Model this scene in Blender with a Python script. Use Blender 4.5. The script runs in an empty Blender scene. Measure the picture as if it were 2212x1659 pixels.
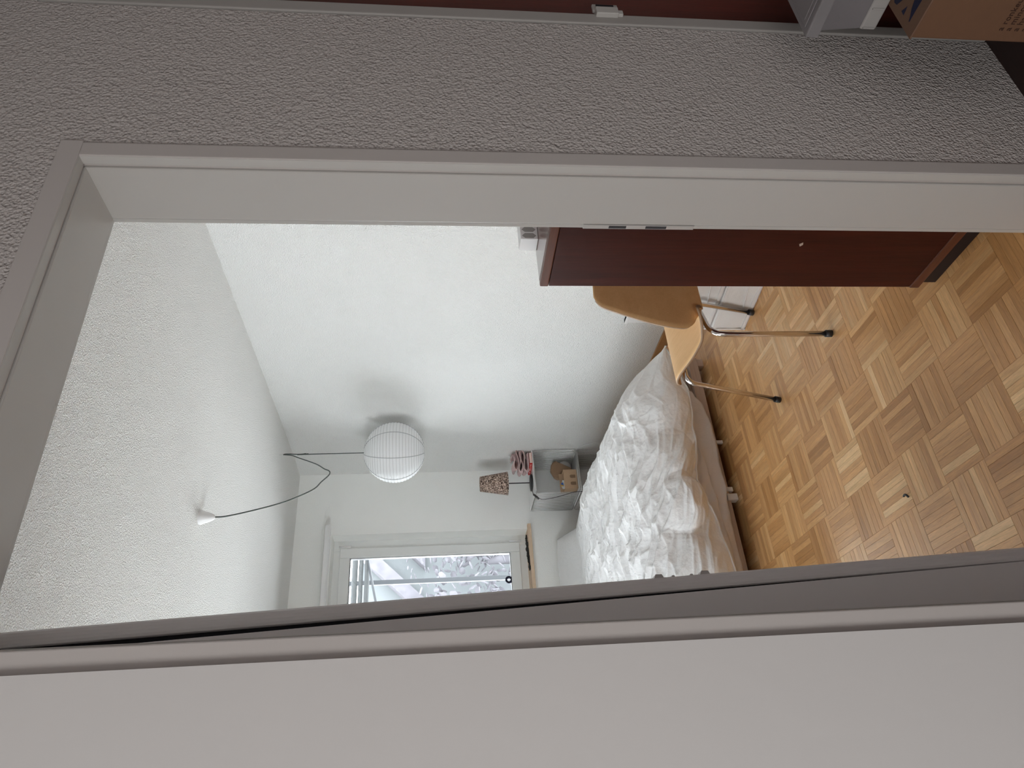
import bpy, bmesh, math, random
from mathutils import Vector, Matrix, noise as mnoise
random.seed(7)
C = bpy.context.scene.collection
SC = bpy.context.scene
PI = math.pi

# ------------------------------------------------------------------ camera
def make_camera():
    F, yaw, pitch, roll = 1548.275, math.radians(31.98322798), math.radians(6.23844071), math.radians(0.69562909)
    cy, sy, cp, sp = math.cos(yaw), math.sin(yaw), math.cos(pitch), math.sin(pitch)
    f = Vector((sy*cp, cy*cp, -sp)); r = Vector((cy, -sy, 0)); d = f.cross(r)
    c, s = math.cos(roll), math.sin(roll)
    r, d = c*r + s*d, -s*r + c*d
    cam = bpy.data.cameras.new('camera'); o = bpy.data.objects.new('camera', cam); C.objects.link(o)
    # the phone was held on its side: world 'up' points to the left of the frame
    m = Matrix((( d.x, r.x, -f.x, 0), (d.y, r.y, -f.y, 0), (d.z, r.z, -f.z, 1.367), (0, 0, 0, 1)))
    o.matrix_world = m
    cam.sensor_fit = 'HORIZONTAL'; cam.sensor_width = 36.0; cam.lens = F/2212*36.0
    cam.clip_start = 0.02; cam.clip_end = 200
    SC.camera = o
make_camera()

# ------------------------------------------------------------------ world, light, exposure
w = bpy.data.worlds.new('sky'); SC.world = w; w.use_nodes = True
bg = w.node_tree.nodes['Background']
bg.inputs['Color'].default_value = (0.94, 0.975, 1.0, 1); bg.inputs['Strength'].default_value = 10.8

def area(name, loc, rot, sx, sy, power, col, portal=False):
    l = bpy.data.lights.new(name, 'AREA'); l.shape = 'RECTANGLE'; l.size = sx; l.size_y = sy
    l.energy = power; l.color = col
    o = bpy.data.objects.new(name, l); C.objects.link(o); o.location = loc; o.rotation_euler = rot
    if portal: l.cycles.is_portal = True
    return o
area('window_portal', (0.80, 5.22, 1.40), (-PI/2, 0, 0), 2.1, 1.36, 1, (1, 1, 1), True)
area('fill_window_portal', (-1.02, 2.85, 1.40), (-PI/2, 0, -PI/2), 1.5, 1.4, 1, (1, 1, 1), True)  # portal of the added side window
sun = bpy.data.lights.new('sun', 'SUN'); sun.energy = 3.2; sun.angle = math.radians(60); sun.color = (0.93, 0.97, 1.0)
so = bpy.data.objects.new('sun', sun); C.objects.link(so)
so.rotation_euler = Vector((0.45, -0.88, -0.02)).to_track_quat('-Z', 'Y').to_euler()
# added area lamp stands in for daylight from an unseen opening on the left
area('hall_fill', (-1.46, -0.55, 1.10), (PI/2, 0, PI/2+PI), 1.0, 1.7, 33.0, (1.0, 0.975, 0.955))
SC.view_settings.view_transform = 'Standard'; SC.view_settings.look = 'None'
SC.view_settings.gamma = 1.0; SC.view_settings.use_curve_mapping = False
SC.view_settings.exposure = 0.0
cyc = SC.cycles
cyc.use_denoising = True
cyc.max_bounces = 14; cyc.diffuse_bounces = 10; cyc.glossy_bounces = 5; cyc.transmission_bounces = 8; cyc.transparent_max_bounces = 12
cyc.caustics_reflective = False; cyc.caustics_refractive = False; cyc.sample_clamp_indirect = 8

# ------------------------------------------------------------------ materials
def srgb(r, g, b):
    f = lambda v: (v/255/12.92) if v/255 <= 0.04045 else ((v/255+0.055)/1.055)**2.4
    return (f(r), f(g), f(b), 1)

class NT:
    def __init__(s, name):
        s.m = bpy.data.materials.new(name); s.m.use_nodes = True; s.t = s.m.node_tree
        s.b = s.t.nodes['Principled BSDF']; s.out = s.t.nodes['Material Output']
    def n(s, typ, **kw):
        x = s.t.nodes.new(typ)
        for k, v in kw.items():
            if k.startswith('_'): setattr(x, k[1:], v)
            else: x.inputs[k.replace('__', ' ')].default_value = v
        return x
    def l(s, a, ao, b, bi): s.t.links.new(a.outputs[ao], b.inputs[bi])

def mapped(nt, scale=(1, 1, 1), rot=(0, 0, 0), src='Object'):
    tc = nt.n('ShaderNodeTexCoord'); mp = nt.n('ShaderNodeMapping')
    mp.inputs['Scale'].default_value = scale; mp.inputs['Rotation'].default_value = rot
    if src == 'World':
        g = nt.n('ShaderNodeNewGeometry'); nt.l(g, 'Position', mp, 'Vector')
    else: nt.l(tc, src, mp, 'Vector')
    return mp

def mat_plain(name, col, rough=0.5, metal=0.0, spec=0.5, var=0.06, vscale=9, bump=0.0, bscale=200, coat=0, src='World'):
    nt = NT(name); b = nt.b
    b.inputs['Roughness'].default_value = rough; b.inputs['Metallic'].default_value = metal
    b.inputs['Specular IOR Level'].default_value = spec; b.inputs['Coat Weight'].default_value = coat
    mp = mapped(nt, src=src); nz = nt.n('ShaderNodeTexNoise', Scale=vscale, Detail=4.0)
    nt.l(mp, 'Vector', nz, 'Vector')
    mx = nt.n('ShaderNodeMix', _data_type='RGBA')
    mx.inputs['A'].default_value = tuple(c*(1-var) for c in col[:3]) + (1,)
    mx.inputs['B'].default_value = tuple(min(1, c*(1+var)) for c in col[:3]) + (1,)
    nt.l(nz, 'Fac', mx, 'Factor'); nt.l(mx, 'Result', b, 'Base Color')
    if bump:
        n2 = nt.n('ShaderNodeTexNoise', Scale=bscale, Detail=3.0); nt.l(mp, 'Vector', n2, 'Vector')
        bp = nt.n('ShaderNodeBump', Strength=1.0, Distance=bump); nt.l(n2, 'Fac', bp, 'Height'); nt.l(bp, 'Normal', b, 'Normal')
    return nt.m

def mat_plaster(name, col, dist, scale, speck=0.03, rough=0.9):
    nt = NT(name); b = nt.b; b.inputs['Roughness'].default_value = rough; b.inputs['Specular IOR Level'].default_value = 0.2
    mp = mapped(nt, src='World')
    n1 = nt.n('ShaderNodeTexNoise', Scale=scale, Detail=3.0, Roughness=0.55); nt.l(mp, 'Vector', n1, 'Vector')
    v = nt.n('ShaderNodeTexVoronoi', Scale=scale*0.8); nt.l(mp, 'Vector', v, 'Vector')
    n2 = nt.n('ShaderNodeTexNoise', Scale=scale*0.35, Detail=2.0); nt.l(mp, 'Vector', n2, 'Vector')
    ad = nt.n('ShaderNodeMath', _operation='ADD'); nt.l(n1, 'Fac', ad, 0); nt.l(v, 'Distance', ad, 1)
    ad2 = nt.n('ShaderNodeMath', _operation='ADD'); nt.l(ad, 'Value', ad2, 0); nt.l(n2, 'Fac', ad2, 1)
    bp = nt.n('ShaderNodeBump', Strength=1.0, Distance=dist); nt.l(ad2, 'Value', bp, 'Height'); nt.l(bp, 'Normal', b, 'Normal')
    n3 = nt.n('ShaderNodeTexNoise', Scale=1.3, Detail=5.0); nt.l(mp, 'Vector', n3, 'Vector')
    mx = nt.n('ShaderNodeMix', _data_type='RGBA'); nt.l(n3, 'Fac', mx, 'Factor')
    mx.inputs['A'].default_value = tuple(c*(1-speck) for c in col[:3]) + (1,); mx.inputs['B'].default_value = tuple(c*(1+speck) for c in col[:3]) + (1,)
    nt.l(mx, 'Result', b, 'Base Color')
    return nt.m

def mat_wood(name, dark, light, axis='Z', scale=1.0, rough=0.35, spec=0.5, bump=0.0004, coat=0.0, src='World', contrast=0.5, fine=60):
    """streaky grain running along `axis`"""
    nt = NT(name); b = nt.b; b.inputs['Roughness'].default_value = rough; b.inputs['Specular IOR Level'].default_value = spec
    b.inputs['Coat Weight'].default_value = coat; b.inputs['Coat Roughness'].default_value = 0.25
    s = {'X': (0.05, 1, 1), 'Y': (1, 0.05, 1), 'Z': (1, 1, 0.05)}[axis]
    mp = mapped(nt, scale=tuple(v*scale for v in s), src=src)
    n1 = nt.n('ShaderNodeTexNoise', Scale=14.0, Detail=5.0, Roughness=0.6, Distortion=0.6); nt.l(mp, 'Vector', n1, 'Vector')
    n2 = nt.n('ShaderNodeTexNoise', Scale=float(fine*3), Detail=4.0, Roughness=0.7); nt.l(mp, 'Vector', n2, 'Vector')
    ml = nt.n('ShaderNodeMix', _data_type='FLOAT'); ml.inputs['Factor'].default_value = 0.45
    nt.l(n1, 'Fac', ml, 'A'); nt.l(n2, 'Fac', ml, 'B')
    cr = nt.n('ShaderNodeValToRGB'); cr.color_ramp.elements[0].position = 0.5-contrast/2.4; cr.color_ramp.elements[1].position = 0.5+contrast/2.4
    cr.color_ramp.elements[0].color = dark; cr.color_ramp.elements[1].color = light
    nt.l(ml, 'Result', cr, 'Fac'); nt.l(cr, 'Color', b, 'Base Color')
    bp = nt.n('ShaderNodeBump', Strength=0.6, Distance=bump); nt.l(n2, 'Fac', bp, 'Height'); nt.l(bp, 'Normal', b, 'Normal')
    return nt.m

def mat_parquet():
    nt = NT('oak_parquet'); b = nt.b
    b.inputs['Specular IOR Level'].default_value = 0.45
    b.inputs['Coat Weight'].default_value = 0.25; b.inputs['Coat Roughness'].default_value = 0.22
    g = nt.n('ShaderNodeNewGeometry')
    at = nt.n('ShaderNodeAttribute', _attribute_name='tint'); ao = nt.n('ShaderNodeAttribute', _attribute_name='ori')
    sx = nt.n('ShaderNodeVectorMath', _operation='MULTIPLY'); sx.inputs[1].default_value = (0.07, 1, 1)
    sy = nt.n('ShaderNodeVectorMath', _operation='MULTIPLY'); sy.inputs[1].default_value = (1, 0.07, 1)
    nt.l(g, 'Position', sx, 0); nt.l(g, 'Position', sy, 0)
    mv = nt.n('ShaderNodeMix', _data_type='VECTOR'); nt.l(ao, 'Fac', mv, 'Factor'); nt.l(sx, 'Vector', mv, 'A'); nt.l(sy, 'Vector', mv, 'B')
    off = nt.n('ShaderNodeVectorMath', _operation='SCALE'); off.inputs[0].default_value = (37, 91, 17); nt.l(at, 'Fac', off, 'Scale')
    av = nt.n('ShaderNodeVectorMath', _operation='ADD'); nt.l(mv, 'Result', av, 0); nt.l(off, 'Vector', av, 1)
    n1 = nt.n('ShaderNodeTexNoise', Scale=38.0, Detail=5.0, Roughness=0.62, Distortion=0.8); nt.l(av, 'Vector', n1, 'Vector')
    n2 = nt.n('ShaderNodeTexNoise', Scale=420.0, Detail=3.0, Roughness=0.7); nt.l(av, 'Vector', n2, 'Vector')
    cr = nt.n('ShaderNodeValToRGB'); e = cr.color_ramp.elements
    e[0].position = 0.0; e[0].color = srgb(176, 126, 74); e[1].position = 1.0; e[1].color = srgb(234, 196, 144)
    for p, c in ((0.3, (198, 148, 94)), (0.55, (210, 161, 107)), (0.8, (220, 175, 121))):
        q = cr.color_ramp.elements.new(p); q.color = srgb(*c)
    nt.l(at, 'Fac', cr, 'Fac')
    def mul(a, node, lo, hi, fmin=0.3, fmax=0.7):
        mr = nt.n('ShaderNodeMapRange'); mr.inputs['From Min'].default_value = fmin; mr.inputs['From Max'].default_value = fmax
        mr.inputs['To Min'].default_value = lo; mr.inputs['To Max'].default_value = hi; nt.l(node, 'Fac', mr, 'Value')
        vm = nt.n('ShaderNodeVectorMath', _operation='SCALE'); nt.l(a[0], a[1], vm, 0); nt.l(mr, 'Result', vm, 'Scale'); return (vm, 'Vector')
    a = mul((cr, 'Color'), n1, 0.80, 1.10); a = mul(a, n2, 0.80, 1.10)
    nt.l(a[0], a[1], b, 'Base Color')
    mr = nt.n('ShaderNodeMapRange'); mr.inputs['To Min'].default_value = 0.30; mr.inputs['To Max'].default_value = 0.46
    nt.l(n2, 'Fac', mr, 'Value'); nt.l(mr, 'Result', b, 'Roughness')
    bp = nt.n('ShaderNodeBump', Strength=0.5, Distance=0.0003); nt.l(n2, 'Fac', bp, 'Height'); nt.l(bp, 'Normal', b, 'Normal')
    return nt.m

def mat_fabric(name, col, wr=0.0, wscale=60, rough=0.85, sheen=0.3):
    nt = NT(name); b = nt.b; b.inputs['Roughness'].default_value = rough; b.inputs['Base Color'].default_value = col
    b.inputs['Specular IOR Level'].default_value = 0.2; b.inputs['Sheen Weight'].default_value = sheen
    mp = mapped(nt)
    n1 = nt.n('ShaderNodeTexNoise', Scale=float(wscale), Detail=5.0, Roughness=0.6); nt.l(mp, 'Vector', n1, 'Vector')
    bp = nt.n('ShaderNodeBump', Strength=1.0, Distance=wr); nt.l(n1, 'Fac', bp, 'Height'); nt.l(bp, 'Normal', b, 'Normal')
    mx = nt.n('ShaderNodeMix', _data_type='RGBA'); nt.l(n1, 'Fac', mx, 'Factor')
    mx.inputs['A'].default_value = tuple(c*0.96 for c in col[:3])+(1,); mx.inputs['B'].default_value = col
    nt.l(mx, 'Result', b, 'Base Color')
    return nt.m

def mat_paper():
    nt = NT('lantern_paper'); t = nt.t; t.nodes.remove(nt.b)
    d = nt.n('ShaderNodeBsdfDiffuse'); d.inputs['Color'].default_value = (0.92, 0.925, 0.93, 1)
    tr = nt.n('ShaderNodeBsdfTranslucent'); tr.inputs['Color'].default_value = (0.97, 0.975, 0.98, 1)
    mp = mapped(nt); n1 = nt.n('ShaderNodeTexNoise', Scale=30.0, Detail=4.0); nt.l(mp, 'Vector', n1, 'Vector')
    bp = nt.n('ShaderNodeBump', Strength=0.6, Distance=0.002); nt.l(n1, 'Fac', bp, 'Height'); nt.l(bp, 'Normal', d, 'Normal')
    mx = nt.n('ShaderNodeMixShader'); mx.inputs[0].default_value = 0.42
    t.links.new(d.outputs[0], mx.inputs[1]); t.links.new(tr.outputs[0], mx.inputs[2]); t.links.new(mx.outputs[0], nt.out.inputs[0])
    return nt.m

def mat_glass(name, tint=(1, 1, 1, 1), haze=0.0):
    nt = NT(name); t = nt.t; t.nodes.remove(nt.b)
    tr = nt.n('ShaderNodeBsdfTransparent'); tr.inputs['Color'].default_value = tint
    gl = nt.n('ShaderNodeBsdfGlossy'); gl.inputs['Roughness'].default_value = 0.03
    fr = nt.n('ShaderNodeFresnel', IOR=1.45); mx = nt.n('ShaderNodeMixShader')
    nt.l(fr, 'Fac', mx, 0); t.links.new(tr.outputs[0], mx.inputs[1]); t.links.new(gl.outputs[0], mx.inputs[2])
    last = mx
    if haze:
        d = nt.n('ShaderNodeBsdfDiffuse'); d.inputs['Color'].default_value = (0.62, 0.60, 0.62, 1)
        m2 = nt.n('ShaderNodeMixShader'); 
        mp = mapped(nt); nz = nt.n('ShaderNodeTexNoise', Scale=5.0); nt.l(mp, 'Vector', nz, 'Vector')
        mr = nt.n('ShaderNodeMapRange'); mr.inputs['To Min'].default_value = haze*0.8; mr.inputs['To Max'].default_value = haze*1.2
        nt.l(nz, 'Fac', mr, 'Value'); nt.l(mr, 'Result', m2, 0)
        t.links.new(mx.outputs[0], m2.inputs[1]); t.links.new(d.outputs[0], m2.inputs[2]); last = m2
    t.links.new(last.outputs[0], nt.out.inputs[0])
    return nt.m

def mat_leopard():
    nt = NT('leopard_print'); b = nt.b; b.inputs['Roughness'].default_value = 0.8
    mp = mapped(nt)
    n1 = nt.n('ShaderNodeTexNoise', Scale=95.0, Detail=3.0, Roughness=0.6, Distortion=1.5); nt.l(mp, 'Vector', n1, 'Vector')
    cr = nt.n('ShaderNodeValToRGB'); e = cr.color_ramp.elements; cr.color_ramp.interpolation = 'LINEAR'
    e[0].position = 0.40; e[0].color = srgb(38, 24, 18); e[1].position = 0.62; e[1].color = srgb(222, 204, 192)
    q = cr.color_ramp.elements.new(0.47); q.color = srgb(84, 58, 44); q = cr.color_ramp.elements.new(0.53); q.color = srgb(190, 164, 148)
    nt.l(n1, 'Fac', cr, 'Fac'); nt.l(cr, 'Color', b, 'Base Color')
    return nt.m

M = {}
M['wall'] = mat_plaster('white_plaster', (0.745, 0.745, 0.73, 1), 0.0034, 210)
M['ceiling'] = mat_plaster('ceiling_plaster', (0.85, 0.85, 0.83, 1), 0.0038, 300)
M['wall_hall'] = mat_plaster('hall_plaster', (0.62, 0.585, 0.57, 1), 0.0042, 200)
M['back_wall'] = mat_plaster('smooth_plaster', (0.88, 0.885, 0.865, 1), 0.0006, 200)
M['smooth_white'] = mat_plain('smooth_white_paint', (0.72, 0.71, 0.705, 1), rough=0.55, spec=0.3, var=0.02, vscale=3, bump=0.0003, bscale=40)
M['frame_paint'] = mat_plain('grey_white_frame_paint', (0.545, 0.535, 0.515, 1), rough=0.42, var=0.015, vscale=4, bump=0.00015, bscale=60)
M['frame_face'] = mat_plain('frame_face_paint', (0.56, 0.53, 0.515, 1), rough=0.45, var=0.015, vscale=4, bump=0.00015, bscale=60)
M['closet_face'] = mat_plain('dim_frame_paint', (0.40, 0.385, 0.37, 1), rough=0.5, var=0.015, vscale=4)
M['leaf_paint'] = mat_plain('door_leaf_paint', (0.86, 0.845, 0.85, 1), rough=0.38, var=0.02, vscale=5, bump=0.0001, bscale=70)
M['white_paint'] = mat_plain('white_gloss_paint', (0.80, 0.81, 0.80, 1), rough=0.35, var=0.01)
M['hall_floor'] = mat_wood('dark_hall_floor', srgb(30, 18, 16), srgb(62, 38, 32), axis='X', rough=0.5)
M['parquet'] = mat_parquet()
M['mahogany'] = mat_wood('mahogany_veneer', srgb(40, 11, 6), srgb(78, 29, 19), axis='Z', spec=0.22, rough=0.42, contrast=0.6)
M['mahogany_rail'] = mat_wood('mahogany_edging', srgb(70, 36, 22), srgb(112, 62, 42), axis='Y', rough=0.4)
M['mahogany_top'] = mat_wood('glossy_mahogany_top', srgb(78, 44, 36), srgb(120, 74, 62), axis='Y', rough=0.16, coat=0.6, spec=0.8)
M['red_door'] = mat_wood('red_brown_veneer', srgb(62, 18, 10), srgb(118, 44, 28), axis='Z', rough=0.42, contrast=0.6)
M['black_plinth'] = mat_plain('dark_plinth', srgb(30, 18, 20), rough=0.5)
M['birch'] = mat_wood('birch_plywood', srgb(196, 152, 102), srgb(226, 188, 138), axis='Y', spec=0.25, rough=0.45, contrast=0.8, src='Object')
M['ply_edge'] = mat_wood('plywood_edge', srgb(120, 92, 66), srgb(160, 128, 98), axis='Y', rough=0.6, src='Object')
M['base_wood'] = mat_wood('oak_skirting', srgb(140, 98, 54), srgb(176, 132, 82), axis='Y', rough=0.4)
M['raw_wood'] = mat_wood('raw_spruce', srgb(196, 168, 140), srgb(226, 204, 180), axis='X', rough=0.7)
M['bed_wood'] = mat_wood('whitewashed_pine', srgb(170, 150, 136), srgb(205, 188, 174), axis='X', rough=0.6)
M['chrome'] = mat_plain('chrome', (0.72, 0.68, 0.66, 1), rough=0.12, metal=1.0, var=0.01)
M['steel'] = mat_plain('zinc_wire', (0.62, 0.62, 0.61, 1), rough=0.32, metal=0.85, var=0.03)
M['black'] = mat_plain('black_plastic', (0.018, 0.018, 0.02, 1), rough=0.4, var=0.1)
M['seal_slot_black'] = mat_plain('black_seal_and_slot_shade', (0.004, 0.004, 0.008, 1), rough=0.8, var=0.1)
M['cord'] = mat_plain('grey_green_cord', srgb(70, 80, 76), rough=0.6, var=0.1)
M['white_plastic'] = mat_plain('white_plastic', (0.80, 0.80, 0.80, 1), rough=0.35, var=0.01)
M['tray_plastic'] = mat_plain('dull_white_tray_plastic', (0.42, 0.41, 0.40, 1), rough=0.5, var=0.02)
M['hex_shade'] = mat_plain('hex_recess_shade', (0.36, 0.355, 0.34, 1), rough=0.5, var=0.02)
M['metal_plate'] = mat_plain('strike_plate_metal', (0.62, 0.61, 0.60, 1), rough=0.35, metal=0.3, var=0.02)
M['hole_shade'] = mat_plain('painted_hole_shade', (0.05, 0.05, 0.055, 1), rough=0.8, var=0.3, vscale=300)
M['duvet'] = mat_fabric('white_duvet_cotton', (0.83, 0.83, 0.83, 1), 0.0035, 38)
M['sheet'] = mat_fabric('white_bed_sheet', (0.74, 0.71, 0.70, 1), 0.003, 30)
M['bag'] = mat_fabric('white_storage_fabric', (0.66, 0.64, 0.62, 1), 0.004, 16)
M['pink'] = mat_fabric('dusty_pink_cloth', srgb(196, 168, 166), 0.002, 150)
M['paper'] = mat_paper()
M['leopard'] = mat_leopard()
M['red'] = mat_plain('red_cover', srgb(200, 48, 44), rough=0.4, var=0.04)
M['pages'] = mat_plain('book_pages', srgb(232, 214, 204), rough=0.8, var=0.05, vscale=300)
M['cardboard'] = mat_plain('cardboard', srgb(176, 148, 120), rough=0.85, var=0.05, vscale=90, bump=0.0002, bscale=300)
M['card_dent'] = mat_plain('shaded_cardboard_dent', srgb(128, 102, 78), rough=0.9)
M['card_hall'] = mat_plain('brown_cardboard', srgb(118, 86, 64), rough=0.85, var=0.05, vscale=60, bump=0.0003, bscale=250)
M['card_top'] = mat_plain('printed_cardboard_lid', srgb(122, 94, 76), rough=0.8, var=0.05, vscale=60)
M['ink_blue'] = mat_plain('dark_blue_ink', srgb(22, 28, 62), rough=0.6)
M['ink_brown'] = mat_plain('dark_brown_ink', srgb(58, 34, 24), rough=0.8)
M['tan'] = mat_plain('tan_leather', srgb(148, 120, 94), rough=0.7, var=0.06, vscale=60)
M['seam'] = mat_plain('paper_overlap', (0.50, 0.51, 0.52, 1), rough=0.9)
M['glass'] = mat_glass('window_glass', (0.98, 0.995, 1, 1))
M['bin'] = mat_glass('frosted_clear_plastic', (0.70, 0.67, 0.69, 1), haze=0.28)
M['bin_lid'] = mat_glass('frosted_lid_plastic', (0.70, 0.69, 0.70, 1), haze=0.40)
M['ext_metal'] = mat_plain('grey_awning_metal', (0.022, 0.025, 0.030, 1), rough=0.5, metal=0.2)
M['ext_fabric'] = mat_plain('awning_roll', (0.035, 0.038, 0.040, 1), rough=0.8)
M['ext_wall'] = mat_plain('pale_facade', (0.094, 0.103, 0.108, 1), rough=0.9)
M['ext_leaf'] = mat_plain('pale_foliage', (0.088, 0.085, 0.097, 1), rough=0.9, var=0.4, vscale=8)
M['blue_ring'] = mat_plain('blue_sticker', (0.004, 0.005, 0.03, 1), rough=0.5)
M['soil'] = mat_plain('dark_mould', (0.02, 0.02, 0.018, 1), rough=0.95, var=0.8, vscale=160)
M['blue'] = mat_plain('blue_wrapper', srgb(40, 86, 170), rough=0.4)
M['yellow'] = mat_plain('yellow_wrapper', srgb(214, 170, 60), rough=0.4)
M['lining'] = mat_plain('door_wall_grey', (0.6, 0.59, 0.58, 1), rough=0.6)

# ------------------------------------------------------------------ mesh helpers
def vbox(bm, lo, hi, mat=None):
    (x0, y0, z0), (x1, y1, z1) = lo, hi
    v = [bm.verts.new(p) for p in ((x0,y0,z0),(x1,y0,z0),(x1,y1,z0),(x0,y1,z0),(x0,y0,z1),(x1,y0,z1),(x1,y1,z1),(x0,y1,z1))]
    fs = [bm.faces.new([v[i] for i in q]) for q in ((0,3,2,1),(4,5,6,7),(0,1,5,4),(1,2,6,5),(2,3,7,6),(3,0,4,7))]
    if mat is not None:
        for f in fs: f.material_index = mat
    return v

def tube(bm, pts, r, seg=8, cap=True, radii=None):
    pts = [Vector(p) for p in pts]; rings = []; n = len(pts); up = None
    for i, p in enumerate(pts):
        a = pts[max(0, i-1)]; b = pts[min(n-1, i+1)]; t = (b-a).normalized()
        if up is None:
            up = Vector((0, 0, 1)) if abs(t.z) < 0.9 else Vector((1, 0, 0))
        u = (up - t*up.dot(t)).normalized(); v = t.cross(u); up = u
        rr = radii[i] if radii else r
        rings.append([bm.verts.new(p + (u*math.cos(2*PI*k/seg) + v*math.sin(2*PI*k/seg))*rr) for k in range(seg)])
    for a, b in zip(rings, rings[1:]):
        for k in range(seg):
            f = bm.faces.new((a[k], a[(k+1) % seg], b[(k+1) % seg], b[k])); f.smooth = True
    if cap:
        bm.faces.new(rings[0][::-1]); bm.faces.new(rings[-1])

def lathe(bm, prof, seg=32, c=(0, 0, 0), smooth=True, closed=False):
    rings = []
    for r, z in prof:
        rings.append([bm.verts.new((c[0]+r*math.cos(2*PI*k/seg), c[1]+r*math.sin(2*PI*k/seg), c[2]+z)) for k in range(seg)])
    for a, b in zip(rings, rings[1:]):
        for k in range(seg):
            f = bm.faces.new((a[k], a[(k+1) % seg], b[(k+1) % seg], b[k])); f.smooth = smooth
    if closed:
        bm.faces.new(rings[0][::-1]); bm.faces.new(rings[-1])

def prism(bm, poly, z0, z1):
    """poly of (x, y), extruded from z0 to z1"""
    a = [bm.verts.new((x, y, z0)) for x, y in poly]; b = [bm.verts.new((x, y, z1)) for x, y in poly]
    n = len(poly); bm.faces.new(a[::-1]); bm.faces.new(b)
    for i in range(n): bm.faces.new((a[i], a[(i+1) % n], b[(i+1) % n], b[i]))

def spline(pts, n=8):
    pts = [Vector(p) for p in pts]; out = []
    P = [2*pts[0]-pts[1]] + pts + [2*pts[-1]-pts[-2]]
    for i in range(1, len(P)-2):
        for k in range(n):
            t = k/n; a, b, c, d = P[i-1], P[i], P[i+1], P[i+2]
            out.append(0.5*((2*b)+(c-a)*t+(2*a-5*b+4*c-d)*t*t+(3*b-a-3*c+d)*t**3))
    out.append(pts[-1]); return out

def obj(name, bm, mat, parent=None, bevel=0, seg=2, solid=0, sub=0, smooth=False, normals=True):
    if normals: bmesh.ops.recalc_face_normals(bm, faces=bm.faces)
    me = bpy.data.meshes.new(name); bm.to_mesh(me); bm.free()
    o = bpy.data.objects.new(name, me); C.objects.link(o)
    for m in (mat if isinstance(mat, (list, tuple)) else [mat]): me.materials.append(M[m])
    if parent is not None:
        o.parent = parent; o.matrix_parent_inverse = Matrix.Translation(parent.location).inverted() if False else Matrix.Identity(4)
        o.location = -Vector(parent.location) if parent.get('_abs') else Vector((0, 0, 0))
    if solid:
        s = o.modifiers.new('s', 'SOLIDIFY'); s.thickness = solid; s.offset = 0
    if bevel:
        b = o.modifiers.new('b', 'BEVEL'); b.width = bevel; b.segments = seg; b.limit_method = 'ANGLE'; b.angle_limit = 0.6
    if sub:
        s = o.modifiers.new('u', 'SUBSURF'); s.levels = sub; s.render_levels = sub
    if smooth:
        for p in me.polygons: p.use_smooth = True
    return o

def thing(name, loc, label, cat, group=None, rotz=0.0):
    """Empty at the base; children are modelled in local coordinates"""
    o = bpy.data.objects.new(name, None); C.objects.link(o); o.location = loc; o.rotation_euler = (0, 0, rotz)
    o['label'] = label; o['category'] = cat
    if group: o['group'] = group
    o.empty_display_size = 0.05
    return o

def tag(o, label, cat, group=None):
    o['label'] = label; o['category'] = cat
    if group: o['group'] = group
    return o

def struct(o, label=None, cat=None):
    o['kind'] = 'structure'
    if label: o['label'] = label
    if cat: o['category'] = cat
    return o

def B(): return bmesh.new()
def boxes(*bs):
    bm = B()
    for lo, hi in bs: vbox(bm, lo, hi)
    return bm

# ------------------------------------------------------------------ room shell
XR, YB, ZC = 2.355, 5.03, 2.358          # bedroom right wall, back wall, ceiling
XL = -0.95
YD, YI = 0.945, 1.100                    # hall face and room face of the wall with the door
def wall_right():
    bm = boxes(((XR, YI-0.155, -0.02), (XR+0.12, YB+0.3, ZC+0.10)))
    return struct(obj('wall_right', bm, 'wall'), 'white textured plaster wall to the right of the bed', 'wall')
wall_right()
# back wall with the window opening X 0.90..1.90, Z 0.70..2.09
WX0, WX1, WZ0, WZ1 = -0.25, 1.877, 0.675, 2.106
bm = boxes(((XL-0.1, YB, -0.02), (WX0, YB+0.30, ZC+0.1)), ((WX1, YB, -0.02), (XR+0.12, YB+0.30, ZC+0.1)),
           ((WX0, YB, -0.02), (WX1, YB+0.30, WZ0)), ((WX0, YB, WZ1), (WX1, YB+0.30, ZC+0.1)))
struct(obj('wall_back', bm, 'back_wall'), 'smooth white wall with the window in it', 'wall')
LY0, LY1, LZ0, LZ1 = 2.10, 3.60, 0.70, 2.10  # opening for the added side window
struct(obj('wall_left', boxes(((XL-0.14, YI, -0.02), (XL, LY0, ZC+0.1)), ((XL-0.14, LY1, -0.02), (XL, YB, ZC+0.1)), ((XL-0.14, LY0, -0.02), (XL, LY1, LZ0)), ((XL-0.14, LY0, LZ1), (XL, LY1, ZC+0.1))), 'wall'), 'white bedroom wall on the far left', 'wall')
w2 = thing('fill_window', (0, 0, 0), 'unseen window added in the far left bedroom wall to brighten the room', 'window'); w2['kind'] = 'structure'  # out of view, added as extra light for the bedroom
def ringy(bm, y0, y1, z0, z1, t, x0, x1):
    vbox(bm, (x0, y0, z0), (x1, y0+t, z1)); vbox(bm, (x0, y1-t, z0), (x1, y1, z1)); vbox(bm, (x0, y0+t, z1-t), (x1, y1-t, z1)); vbox(bm, (x0, y0+t, z0), (x1, y1-t, z0+t))
bm = B(); ringy(bm, LY0, LY1, LZ0, LZ1, 0.07, XL-0.11, XL-0.05); vbox(bm, (XL-0.11, 2.82, LZ0+0.07), (XL-0.05, 2.88, LZ1-0.07))
obj('window_frame', bm, 'white_paint', w2, bevel=0.003)
obj('pane', boxes(((XL-0.085, LY0+0.07, LZ0+0.07), (XL-0.08, LY1-0.07, LZ1-0.07))), 'glass', w2)

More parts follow.
